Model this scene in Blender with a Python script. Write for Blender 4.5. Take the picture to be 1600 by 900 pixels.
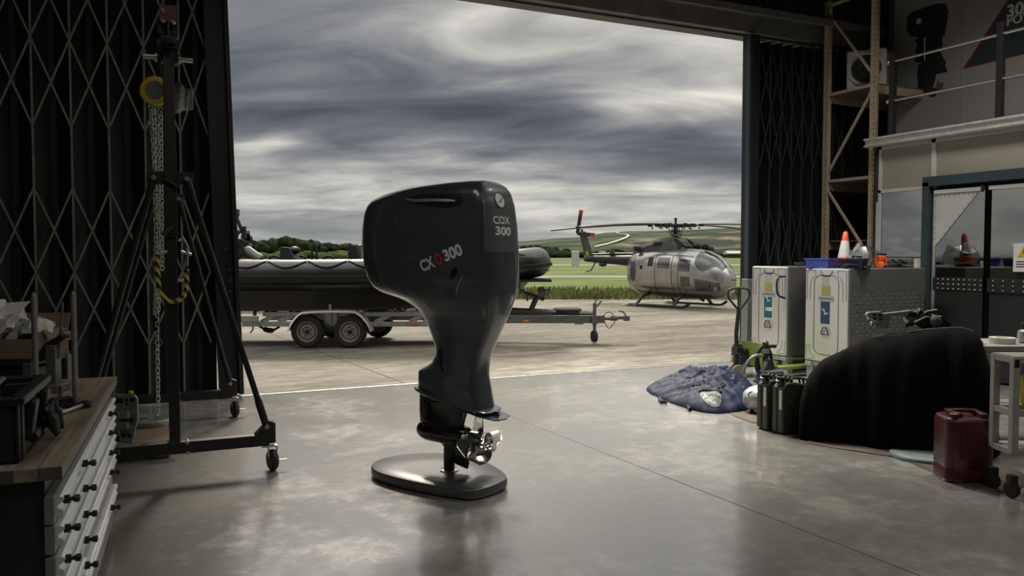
import bpy, bmesh, math, random
from mathutils import Vector, Matrix, noise
from mathutils.bvhtree import BVHTree
PI = math.pi
random.seed(7)
for o in list(bpy.data.objects): bpy.data.objects.remove(o)
SC = bpy.context.scene
COL = SC.collection

# ------------------------------------------------------------ camera
EYE = 1.6; FOC = 1250.0; YAW = math.radians(25); PIT = math.atan(52/1250)
cd = bpy.data.cameras.new('camera'); cam = bpy.data.objects.new('camera', cd); COL.objects.link(cam)
cd.sensor_width = 36; cd.lens = 36*FOC/1600; cd.clip_start = .05; cd.clip_end = 6000
cam.location = (0, 0, EYE); cam.rotation_euler = (PI/2-PIT, 0, -YAW)
SC.camera = cam
# ------------------------------------------------------------ view
SC.view_settings.view_transform = 'Standard'
SC.view_settings.look = 'None'
SC.view_settings.gamma = 1; SC.view_settings.use_curve_mapping = False
SC.view_settings.exposure = 0.35

FW = Vector((math.sin(YAW)*math.cos(PIT), math.cos(YAW)*math.cos(PIT), -math.sin(PIT)))
RT = Vector((math.cos(YAW), -math.sin(YAW), 0)); UP = RT.cross(FW)
FH = Vector((math.sin(YAW), math.cos(YAW), 0))
EYEV = Vector((0, 0, EYE))
def ray(px, py): return FW*FOC + RT*(px-800) - UP*(py-450)
def onz(px, py, z=0.0):
    r = ray(px, py); return EYEV + r*((z-EYE)/r.z)
def onx(px, py, X):
    r = ray(px, py); return EYEV + r*(X/r.x)
def ony(px, py, Y):
    r = ray(px, py); return EYEV + r*(Y/r.y)
def atd(px, py, d): return EYEV + ray(px, py)*(d/FOC)

# ------------------------------------------------------------ sky
w = bpy.data.worlds.new('sky'); SC.world = w; w.use_nodes = True
nt = w.node_tree; nt.nodes.clear()
def N(t, typ, **kw):
    n = t.nodes.new(typ)
    for k, v in kw.items():
        if k in n.inputs: n.inputs[k].default_value = v
        else: setattr(n, k, v)
    return n
def LK(t, a, b): t.links.new(a, b)
def mth(t, op, a, b=None, c=None, clamp=False):
    n = t.nodes.new('ShaderNodeMath'); n.operation = op; n.use_clamp = clamp
    for i, v in enumerate((a, b, c)):
        if v is None: continue
        if isinstance(v, (int, float)): n.inputs[i].default_value = v
        else: LK(t, v, n.inputs[i])
    return n.outputs[0]
def ramp(t, fac, stops, interp='LINEAR'):
    n = t.nodes.new('ShaderNodeValToRGB'); n.color_ramp.interpolation = interp
    e = n.color_ramp.elements
    while len(e) < len(stops): e.new(.5)
    for x, (p, c) in zip(e, stops): x.position = p; x.color = (*c, 1) if len(c) == 3 else c
    LK(t, fac, n.inputs[0]); return n.outputs[0]
def mixc(t, fac, a, b, mode='MIX'):
    n = t.nodes.new('ShaderNodeMix'); n.data_type = 'RGBA'; n.blend_type = mode
    for s, v in ((n.inputs[0], fac), (n.inputs[6], a), (n.inputs[7], b)):
        if hasattr(v, 'links'): LK(t, v, s)
        elif isinstance(v, (int, float)): s.default_value = v
        else: s.default_value = (*v, 1)
    return n.outputs[2]
SKY_STRENGTH = 1.0
tc = N(nt, 'ShaderNodeTexCoord'); mp = N(nt, 'ShaderNodeMapping'); mp.inputs['Rotation'].default_value = (0, 0, YAW)
LK(nt, tc.outputs['Generated'], mp.inputs[0])
sp = N(nt, 'ShaderNodeSeparateXYZ'); LK(nt, mp.outputs[0], sp.inputs[0])     # x right of the door view, y outwards, z up
zc = mth(nt, 'MAXIMUM', sp.outputs[2], 0.0)
den = mth(nt, 'ADD', zc, 0.17)
u = mth(nt, 'DIVIDE', sp.outputs[0], den); v = mth(nt, 'DIVIDE', sp.outputs[1], den)
cb = N(nt, 'ShaderNodeCombineXYZ'); LK(nt, u, cb.inputs[0]); LK(nt, v, cb.inputs[1])
mp2 = N(nt, 'ShaderNodeMapping'); mp2.inputs['Rotation'].default_value = (0, 0, .28); mp2.inputs['Location'].default_value = (5.0, 12.4, 0); mp2.inputs['Scale'].default_value = (.62, 1.0, 1)
LK(nt, cb.outputs[0], mp2.inputs[0])
n1 = N(nt, 'ShaderNodeTexNoise', Scale=.75, Detail=6.0, Roughness=.48, Distortion=.5); LK(nt, mp2.outputs[0], n1.inputs['Vector'])
n2 = N(nt, 'ShaderNodeTexNoise', Scale=2.6, Detail=6.0, Roughness=.5, Distortion=.8); LK(nt, mp2.outputs[0], n2.inputs['Vector'])
yc = mth(nt, 'MAXIMUM', sp.outputs[1], .08)
az = mth(nt, 'DIVIDE', sp.outputs[0], yc); el_ = mth(nt, 'DIVIDE', sp.outputs[2], yc)      # bearing and height of a patch of sky
c3 = N(nt, 'ShaderNodeCombineXYZ'); LK(nt, mth(nt, 'MULTIPLY', az, 3.2), c3.inputs[0]); LK(nt, mth(nt, 'MULTIPLY', el_, 34.0), c3.inputs[1])
n3 = N(nt, 'ShaderNodeTexNoise', Scale=1.0, Detail=7.0, Roughness=.6, Distortion=.4); LK(nt, c3.outputs[0], n3.inputs['Vector'])
def bank(a0, e0, sa, se, k, tilt=0.0):
    # one bank of heavier (k < 0) or thinner (k > 0) cloud around bearing a0, height e0
    da = mth(nt, 'SUBTRACT', az, a0); de = mth(nt, 'SUBTRACT', mth(nt, 'SUBTRACT', el_, e0), mth(nt, 'MULTIPLY', da, tilt))
    q = mth(nt, 'ADD', mth(nt, 'POWER', mth(nt, 'DIVIDE', da, sa), 2.0), mth(nt, 'POWER', mth(nt, 'DIVIDE', de, se), 2.0))
    return mth(nt, 'MULTIPLY', mth(nt, 'EXPONENT', mth(nt, 'MULTIPLY', q, -1.0)), k)
f = mth(nt, 'ADD', mth(nt, 'MULTIPLY', mth(nt, 'SUBTRACT', n1.outputs[0], .5), .62), mth(nt, 'MULTIPLY', mth(nt, 'SUBTRACT', n2.outputs[0], .5), .36))
lowb = ramp(nt, el_, [(.075, (1, 1, 1)), (.135, (0, 0, 0))]); lb = N(nt, 'ShaderNodeRGBToBW'); LK(nt, lowb, lb.inputs[0])
f = mth(nt, 'ADD', f, mth(nt, 'MULTIPLY', mth(nt, 'MULTIPLY', mth(nt, 'SUBTRACT', n3.outputs[0], .5), lb.outputs[0]), .45))
f = mth(nt, 'ADD', f, .515)
for bk in ((-.14, .21, .24, .07, -.085), (-.34, .26, .14, .10, -.045), (.10, .150, .26, .026, -.10, -.16), (.28, .115, .10, .022, -.08, -.3), (-.33, .175, .10, .018, -.05), (.27, .235, .14, .055, .06, -.2), (.06, .31, .10, .06, .05), (-.31, .135, .06, .018, .09, .3), (-.05, .115, .22, .012, .05), (-.40, .33, .10, .05, .05)):
    f = mth(nt, 'ADD', f, bank(*bk))
col = ramp(nt, f, [(.33, (.060, .067, .083)), (.42, (.115, .123, .142)), (.50, (.21, .215, .225)), (.57, (.38, .375, .355)), (.68, (.70, .67, .60))])
# a paler, warmer haze close to the horizon; thinner brighter cloud overhead
hz = ramp(nt, zc, [(0, (1, 1, 1)), (.055, (.62, .62, .62)), (.13, (0, 0, 0))])
hz2 = N(nt, 'ShaderNodeRGBToBW'); LK(nt, hz, hz2.inputs[0])
hzc = mixc(nt, mth(nt, 'MULTIPLY', hz2.outputs[0], .5), col, (.36, .37, .345))
zen = ramp(nt, zc, [(0, (1, 1, 1)), (.30, (1, 1, 1)), (.55, (3.4, 3.3, 3.1)), (1, (5, 4.9, 4.7))])
fin = mixc(nt, 1.0, hzc, zen, 'MULTIPLY')
low = mth(nt, 'GREATER_THAN', sp.outputs[2], -0.002)
fin2 = mixc(nt, low, (.10, .10, .085), fin)
bg = N(nt, 'ShaderNodeBackground'); bg.inputs[1].default_value = SKY_STRENGTH; LK(nt, fin2, bg.inputs[0])
wo = N(nt, 'ShaderNodeOutputWorld'); LK(nt, bg.outputs[0], wo.inputs[0])
# ------------------------------------------------------------ the veiled sun, beyond the airfield, high
sl = bpy.data.lights.new('sun', 'SUN'); so = bpy.data.objects.new('sun', sl); COL.objects.link(so)
sl.energy = 2.6; sl.angle = math.radians(14); sl.color = (1.0, .90, .76)
sdir = (-FH + RT*.18).normalized()*math.cos(math.radians(41)) - Vector((0, 0, math.sin(math.radians(41))))
so.rotation_euler = sdir.to_track_quat('-Z', 'Y').to_euler(); so.location = (20, 60, 60)

# ------------------------------------------------------------ fill lights added overhead, out of view, to brighten engine, lockers and office
def fill_light(x, y, sx, sy, e, c=(1, .95, .87), z=5.95, sp=180):
    l = bpy.data.lights.new('fill_light', 'AREA'); o = bpy.data.objects.new('fill_light', l); COL.objects.link(o)
    l.spread = math.radians(sp); l.shape = 'RECTANGLE'; l.size = sx; l.size_y = sy; l.energy = e; l.color = c; o.location = (x, y, z)
fill_light(-1.2, 2.2, 1.2, 3.0, 32)
fill_light(3.2, -1.5, 4.0, 1.2, 70)
fill_light(5.4, 7.9, .8, 1.6, 190, sp=95)
fill_light(7.4, 5.0, 1.0, 2.0, 120, sp=150)
# ------------------------------------------------------------ materials
def mat(name, c, rough=.5, metal=0.0, var=0.0, scale=8.0, bump=0.0, bscale=None, coat=0.0, spec=.5, c2=None, rvar=0.0, stretch=None, ior=None, alpha=None, trans=0.0, aniso=0.0):
    m = bpy.data.materials.new(name); m.use_nodes = True; t = m.node_tree
    b = t.nodes['Principled BSDF']
    b.inputs['Base Color'].default_value = (*c, 1); b.inputs['Roughness'].default_value = rough
    b.inputs['Metallic'].default_value = metal; b.inputs['Coat Weight'].default_value = coat
    b.inputs['Specular IOR Level'].default_value = spec; b.inputs['Coat Roughness'].default_value = .08
    b.inputs['Transmission Weight'].default_value = trans; b.inputs['Anisotropic'].default_value = aniso
    if ior: b.inputs['IOR'].default_value = ior
    if alpha is not None: b.inputs['Alpha'].default_value = alpha
    if var or bump or c2 or rvar:
        tcn = N(t, 'ShaderNodeTexCoord'); vec = tcn.outputs['Object']
        if stretch:
            mm = N(t, 'ShaderNodeMapping'); mm.inputs['Scale'].default_value = stretch; LK(t, vec, mm.inputs[0]); vec = mm.outputs[0]
        nn = N(t, 'ShaderNodeTexNoise', Scale=scale, Detail=7.0, Roughness=.6); LK(t, vec, nn.inputs['Vector'])
        if c2: cc = ramp(t, nn.outputs[0], [(.38, c), (.64, c2)])
        else: cc = ramp(t, nn.outputs[0], [(.3, tuple(x*(1-var) for x in c)), (.7, tuple(min(1, x*(1+var)) for x in c))])
        LK(t, cc, b.inputs['Base Color'])
        if rvar: LK(t, mth(t, 'MULTIPLY_ADD', nn.outputs[0], 2*rvar, rough-rvar, True), b.inputs['Roughness'])
        if bump:
            nb = N(t, 'ShaderNodeTexNoise', Scale=bscale or scale*4, Detail=6.0); LK(t, vec, nb.inputs['Vector'])
            bp = N(t, 'ShaderNodeBump'); bp.inputs['Strength'].default_value = bump; bp.inputs['Distance'].default_value = .02
            LK(t, nb.outputs[0], bp.inputs['Height']); LK(t, bp.outputs[0], b.inputs['Normal'])
    return m
def bs(m): return m.node_tree.nodes['Principled BSDF']
M = {}
M['engine'] = mat('engine_navy_gloss', (.058, .067, .079), .24, 0, .05, 3, coat=.6)
M['engine_satin'] = mat('engine_navy_satin', (.090, .100, .112), .42, 0, .04, 3, coat=.15)
M['black_gloss'] = mat('black_gloss', (.006, .006, .007), .18, 0, .1, 4, coat=.5)
M['chrome'] = mat('polished_steel', (.90, .88, .82), .13, 1, .03, 6)
M['white'] = mat('white_decal', (.78, .78, .78), .45, 0, .02, 20)
M['red'] = mat('red_decal', (.48, .03, .05), .45, 0, .04, 20)
M['red_letter'] = mat('red_letter', (.62, .035, .06), .45, 0, .04, 20)
M['red_print'] = mat('red_print', (.16, .012, .022), .5, 0, .04, 20)
M['teal'] = mat('teal_decal', (.008, .065, .085), .4, 0, .04, 20)
M['plate'] = mat('dark_plate_satin', (.10, .10, .10), .33, .35, .06, 5)
M['black_paint'] = mat('black_paint', (.010, .010, .011), .42, 0, .2, 12)
M['black_plastic'] = mat('black_plastic', (.012, .012, .012), .5, 0, .2, 14, bump=.05)
M['rubber'] = mat('rubber', (.012, .012, .012), .75, 0, .3, 20, bump=.15)
M['tyre'] = mat('tyre_rubber', (.020, .019, .018), .8, 0, .3, 20, bump=.3)
M['cloth_black'] = mat('black_cloth', (.0035, .003, .003), .95, 0, .4, 30, bump=.3, spec=.1)
M['galv'] = mat('galvanised_steel', (.42, .43, .43), .42, .75, .25, 18, rvar=.12)
M['galv_dark'] = mat('weathered_steel', (.16, .16, .155), .5, .7, .3, 18, rvar=.1)
M['alu'] = mat('brushed_aluminium', (.80, .79, .76), .36, .85, .06, 9, rvar=.06, stretch=(1, 1, 14))
M['alu_dull'] = mat('dull_aluminium', (.17, .175, .17), .5, .55, .1, 9)
M['zinc'] = mat('zinc_plated', (.50, .50, .47), .3, .9, .12, 25)
M['rail_alu'] = mat('drawer_rail_aluminium', (.92, .94, .96), .34, .55, .05, 25)
M['drawer'] = mat('drawer_grey', (.22, .23, .24), .4, .3, .05, 9)
M['cab_dark'] = mat('cabinet_dark_green', (.018, .024, .026), .4, 0, .1, 9)
M['door_dark'] = mat('door_leaf_blue_black', (.003, .005, .0075), .6, 0, .3, 3, stretch=(1, 1, .15), bump=.04)
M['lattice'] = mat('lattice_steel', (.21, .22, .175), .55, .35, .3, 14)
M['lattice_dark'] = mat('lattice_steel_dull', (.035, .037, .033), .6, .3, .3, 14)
M['rack'] = mat('rack_beige', (.42, .34, .23), .5, 0, .12, 9)
M['beige'] = mat('beige_panel', (.28, .265, .22), .55, 0, .05, 3, bump=.02)
M['white_frame'] = mat('white_frame', (.50, .49, .46), .45, 0, .06, 6)
M['blue_frame'] = mat('blue_grey_frame', (.028, .045, .058), .4, 0, .08, 8)
M['poster'] = mat('poster_grey', (.27, .255, .25), .6, 0, .06, 1.2)
M['poster_dark'] = mat('poster_print_dark', (.012, .014, .017), .55, 0, .1, 9)
M['poster_blue'] = mat('poster_print_slate', (.020, .030, .038), .55, 0, .1, 3)
M['steel_edge'] = mat('deck_edge_steel', (.55, .53, .50), .4, .45, .22, 16, rvar=.1)
M['tube_rail'] = mat('handrail_steel', (.55, .52, .48), .25, .9, .05, 10)
M['yellow'] = mat('yellow_paint', (.48, .38, .03), .45, 0, .12, 10)
M['green'] = mat('lime_green_paint', (.115, .165, .028), .45, 0, .15, 10)
M['blue_bin'] = mat('blue_plastic', (.035, .060, .28), .4, 0, .1, 8)
M['blue_bin_dark'] = mat('navy_plastic', (.006, .008, .03), .45, 0, .1, 8)
M['blue_tool'] = mat('blue_tool', (.012, .07, .15), .4, 0, .1, 9)
M['orange'] = mat('orange_plastic', (.65, .10, .03), .4, 0, .08, 8)
M['cone_white'] = mat('cone_sleeve', (.55, .52, .50), .4, 0, .12, 12)
M['red_can'] = mat('dark_red_plastic', (.055, .0045, .009), .38, 0, .1, 6)
M['olive'] = mat('olive_steel', (.035, .045, .028), .32, .25, .15, 9)
M['paper'] = mat('white_paper', (.62, .60, .55), .7, 0, .05, 12)
M['label_grey'] = mat('grey_label', (.22, .22, .21), .5, 0, .1, 30)
M['label_yellow'] = mat('yellow_label', (.19, .185, .05), .5, 0, .1, 30)
M['label_blue'] = mat('blue_label', (.008, .032, .065), .45, 0, .15, 30)
M['silver_plastic'] = mat('silver_plastic', (.50, .51, .52), .28, .4, .05, 10)
M['grey_green'] = mat('grey_green_metal', (.21, .235, .21), .42, .4, .15, 14)
M['card_floor'] = mat('worn_cardboard', (.085, .068, .050), .85, 0, .3, 6)
M['card'] = mat('cardboard', (.15, .108, .07), .8, 0, .15, 9)
M['navy_cloth'] = mat('navy_fabric', (.0035, .0075, .026), .62, 0, .3, 5, bump=.25, bscale=14, spec=.2)
M['pale_cloth'] = mat('pale_grey_fabric', (.055, .062, .052), .5, 0, .2, 9)
M['amber'] = mat('amber_lens', (.60, .17, .03), .3, 0, .1, 20)
M['rubber_boat'] = mat('boat_tube_black', (.015, .015, .016), .36, 0, .2, 2, coat=.3)
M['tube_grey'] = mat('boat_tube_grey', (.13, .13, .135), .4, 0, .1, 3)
M['hull'] = mat('hull_black', (.008, .007, .007), .28, 0, .2, 2, coat=.2)
M['heli'] = mat('helicopter_grey', (.46, .45, .42), .24, .82, .22, 2.2, rvar=.08)
M['heli_dark'] = mat('helicopter_dark', (.035, .034, .032), .45, .3, .3, 4)
M['heli_olive'] = mat('helicopter_olive', (.085, .083, .068), .42, .35, .2, 4)
M['rotor'] = mat('rotor_dark', (.022, .022, .022), .45, 0, .2, 4)
M['heli_glass'] = mat('helicopter_glazing', (.10, .10, .10), .06, .35, .3, 2, coat=.9)
M['teal_panel'] = mat('pale_green_panel', (.15, .19, .18), .5, 0, .12, 3)
M['grey_bench'] = mat('grey_bench_paint', (.30, .30, .27), .5, 0, .08, 5)
M['purlin'] = mat('header_steel', (.17, .16, .145), .5, .2, .25, 6)
M['cladding'] = mat('wall_cladding', (.030, .032, .034), .7, 0, .2, 2)
M['ceiling'] = mat('ceiling_dark', (.02, .02, .021), .8, 0, .2, 2)
M['brown_trim'] = mat('brown_edge', (.10, .07, .045), .6, 0, .2, 5)
M['sticker'] = M['white']

def glassy(name, tint, refl, rough=.01):
    m = bpy.data.materials.new(name); m.use_nodes = True; t = m.node_tree; t.nodes.clear()
    tr = N(t, 'ShaderNodeBsdfTransparent'); tr.inputs[0].default_value = (*tint, 1)
    gl = N(t, 'ShaderNodeBsdfGlossy'); gl.inputs['Roughness'].default_value = rough
    tcn = N(t, 'ShaderNodeTexCoord'); nn = N(t, 'ShaderNodeTexNoise', Scale=1.3, Detail=2.0); LK(t, tcn.outputs['Object'], nn.inputs['Vector'])
    bp = N(t, 'ShaderNodeBump'); bp.inputs['Strength'].default_value = .05; LK(t, nn.outputs[0], bp.inputs['Height']); LK(t, bp.outputs[0], gl.inputs['Normal'])
    mx = N(t, 'ShaderNodeMixShader'); mx.inputs[0].default_value = refl
    LK(t, tr.outputs[0], mx.inputs[1]); LK(t, gl.outputs[0], mx.inputs[2])
    out = N(t, 'ShaderNodeOutputMaterial'); LK(t, mx.outputs[0], out.inputs[0]); return m
M['glass'] = glassy('reflective_glass', (.35, .37, .36), .42)
M['vinyl'] = glassy('clear_vinyl', (.40, .38, .36), .34, .035)
M['film'] = glassy('plastic_film', (.80, .79, .75), .22, .2)

# polished concrete floor
def floor_mat():
    m = mat('polished_concrete', (.16, .16, .15), .17); t = m.node_tree; b = bs(m)
    tcn = N(t, 'ShaderNodeTexCoord')
    a = N(t, 'ShaderNodeTexNoise', Scale=.9, Detail=8.0, Roughness=.62, Distortion=.4); LK(t, tcn.outputs['Object'], a.inputs['Vector'])
    c = N(t, 'ShaderNodeTexNoise', Scale=7.0, Detail=8.0, Roughness=.65); LK(t, tcn.outputs['Object'], c.inputs['Vector'])
    k = mth(t, 'ADD', mth(t, 'MULTIPLY', a.outputs[0], .6), mth(t, 'MULTIPLY', c.outputs[0], .4))
    LK(t, ramp(t, k, [(.36, (.10, .098, .090)), (.50, (.20, .195, .178)), (.62, (.32, .31, .275))]), b.inputs['Base Color'])
    LK(t, ramp(t, k, [(.35, (.30,)*3), (.5, (.20,)*3), (.66, (.13,)*3)]), b.inputs['Roughness'])
    # fine trowel scratches
    mm = N(t, 'ShaderNodeMapping'); mm.inputs['Scale'].default_value = (1, 9, 1); mm.inputs['Rotation'].default_value = (0, 0, .7); LK(t, tcn.outputs['Object'], mm.inputs[0])
    s = N(t, 'ShaderNodeTexNoise', Scale=5.0, Detail=9.0, Roughness=.7); LK(t, mm.outputs[0], s.inputs['Vector'])
    bp = N(t, 'ShaderNodeBump'); bp.inputs['Strength'].default_value = .05; bp.inputs['Distance'].default_value = .01
    LK(t, mth(t, 'ADD', s.outputs[0], a.outputs[0]), bp.inputs['Height']); LK(t, bp.outputs[0], b.inputs['Normal'])
    b.inputs['IOR'].default_value = 2.5; b.inputs['Coat Weight'].default_value = .35; b.inputs['Coat Roughness'].default_value = .10
    return m
M['floor'] = floor_mat()
def apron_mat():
    m = mat('apron_concrete', (.3, .28, .22), .8); t = m.node_tree; b = bs(m)
    tcn = N(t, 'ShaderNodeTexCoord')
    mm = N(t, 'ShaderNodeMapping'); mm.inputs['Scale'].default_value = (.35, 1.6, 1); LK(t, tcn.outputs['Object'], mm.inputs[0])
    a = N(t, 'ShaderNodeTexNoise', Scale=.55, Detail=8.0, Roughness=.65); LK(t, mm.outputs[0], a.inputs['Vector'])
    c = N(t, 'ShaderNodeTexNoise', Scale=6.0, Detail=8.0, Roughness=.75); LK(t, mm.outputs[0], c.inputs['Vector'])
    k = mth(t, 'ADD', mth(t, 'MULTIPLY', a.outputs[0], .5), mth(t, 'MULTIPLY', c.outputs[0], .5))
    LK(t, ramp(t, k, [(.38, (.058, .050, .035)), (.49, (.145, .13, .098)), (.60, (.29, .268, .215))]), b.inputs['Base Color'])
    bp = N(t, 'ShaderNodeBump'); bp.inputs['Strength'].default_value = .5; bp.inputs['Distance'].default_value = .02
    LK(t, c.outputs[0], bp.inputs['Height']); LK(t, bp.outputs[0], b.inputs['Normal'])
    return m
M['apron'] = apron_mat()
def grass_mat(name, a1, a2, a3, sc):
    m = mat(name, a1, .9, spec=.1); t = m.node_tree; b = bs(m)
    tcn = N(t, 'ShaderNodeTexCoord')
    mm = N(t, 'ShaderNodeMapping'); mm.inputs['Scale'].default_value = (.25, 1, 1); LK(t, tcn.outputs['Object'], mm.inputs[0])
    a = N(t, 'ShaderNodeTexNoise', Scale=sc, Detail=9.0, Roughness=.7); LK(t, mm.outputs[0], a.inputs['Vector'])
    LK(t, ramp(t, a.outputs[0], [(.36, a1), (.5, a2), (.66, a3)]), b.inputs['Base Color']); return m
M['grass'] = grass_mat('airfield_grass', (.055, .085, .022), (.12, .16, .045), (.22, .23, .09), .30)
M['blade'] = mat('grass_blades', (.09, .12, .03), .8, 0, .4, .6, c2=(.24, .23, .10), spec=.1)
M['taxi'] = mat('taxiway', (.26, .24, .20), .9, 0, .1, .3)
M['leaf'] = mat('tree_foliage', (.010, .018, .008), .9, 0, 0, .5, c2=(.035, .050, .018), spec=.05, bump=1, bscale=1.2)
M['bush'] = mat('bush_foliage', (.035, .050, .014), .9, 0, 0, .4, c2=(.11, .13, .045), spec=.05, bump=1, bscale=1.2)
M['bark'] = mat('bark', (.03, .025, .02), .9, 0, .2, 3)
def wood_mat():
    m = mat('oak_worktop', (.2, .16, .1), .42); t = m.node_tree; b = bs(m)
    tcn = N(t, 'ShaderNodeTexCoord')
    mm = N(t, 'ShaderNodeMapping'); mm.inputs['Scale'].default_value = (14, 1.2, 8); LK(t, tcn.outputs['Object'], mm.inputs[0])
    a = N(t, 'ShaderNodeTexNoise', Scale=1.8, Detail=8.0, Distortion=.6); LK(t, mm.outputs[0], a.inputs['Vector'])
    br = N(t, 'ShaderNodeTexBrick'); br.offset = .37; br.inputs['Scale'].default_value = 1; br.inputs['Brick Width'].default_value = .6; br.inputs['Row Height'].default_value = .07; br.inputs['Mortar Size'].default_value = .0015
    br.inputs['Color1'].default_value = (.8, .8, .8, 1); br.inputs['Color2'].default_value = (1.1, 1.1, 1.1, 1); br.inputs['Mortar'].default_value = (.4, .4, .4, 1)
    m2 = N(t, 'ShaderNodeMapping'); m2.inputs['Rotation'].default_value = (0, 0, PI/2); LK(t, tcn.outputs['Object'], m2.inputs[0]); LK(t, m2.outputs[0], br.inputs['Vector'])
    c = ramp(t, a.outputs[0], [(.3, (.12, .095, .062)), (.5, (.21, .175, .125)), (.7, (.28, .24, .18))])
    LK(t, mixc(t, 1.0, c, br.outputs[0], 'MULTIPLY'), b.inputs['Base Color']); return m
M['oak'] = wood_mat()
M['chain'] = mat('chain_zinc', (.50, .52, .45), .4, .45, .1, 20)
def stripes_mat():
    m = mat('yellow_black_hazard', (.4, .36, .04), .5); t = m.node_tree; b = bs(m)
    tcn = N(t, 'ShaderNodeTexCoord'); wv = N(t, 'ShaderNodeTexWave', Scale=9.0); wv.bands_direction = 'DIAGONAL'
    LK(t, tcn.outputs['Object'], wv.inputs['Vector'])
    LK(t, ramp(t, wv.outputs[0], [(.5, (.42, .36, .05)), (.51, (.01, .01, .01))], 'CONSTANT'), b.inputs['Base Color']); return m
M['hazard'] = stripes_mat()
def hill_mat():
    m = mat('downland', (.1, .12, .05), .95, spec=.05); t = m.node_tree; b = bs(m)
    tcn = N(t, 'ShaderNodeTexCoord')
    vo = N(t, 'ShaderNodeTexVoronoi', Scale=.0075); vo.feature = 'F1'
    mm = N(t, 'ShaderNodeMapping'); mm.inputs['Scale'].default_value = (1, 1, 3); LK(t, tcn.outputs['Object'], mm.inputs[0]); LK(t, mm.outputs[0], vo.inputs['Vector'])
    sv = N(t, 'ShaderNodeSeparateColor'); LK(t, vo.outputs['Color'], sv.inputs[0])
    c = ramp(t, sv.outputs[0], [(0, (.060, .078, .040)), (.28, (.10, .112, .058)), (.5, (.135, .128, .075)), (.68, (.080, .098, .05)), (.84, (.19, .165, .105))], 'CONSTANT')
    nn = N(t, 'ShaderNodeTexNoise', Scale=.012, Detail=8.0, Roughness=.65); LK(t, mm.outputs[0], nn.inputs['Vector'])
    wd = ramp(t, nn.outputs[0], [(.47, (0,)*3), (.51, (1,)*3)])
    wb = N(t, 'ShaderNodeRGBToBW'); LK(t, wd, wb.inputs[0])
    LK(t, mixc(t, wb.outputs[0], c, (.030, .042, .030)), b.inputs['Base Color']); return m
M['hill'] = hill_mat()
M['chalk'] = mat('chalk_track', (.62, .60, .52), .9, 0, .05, .1)

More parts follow.
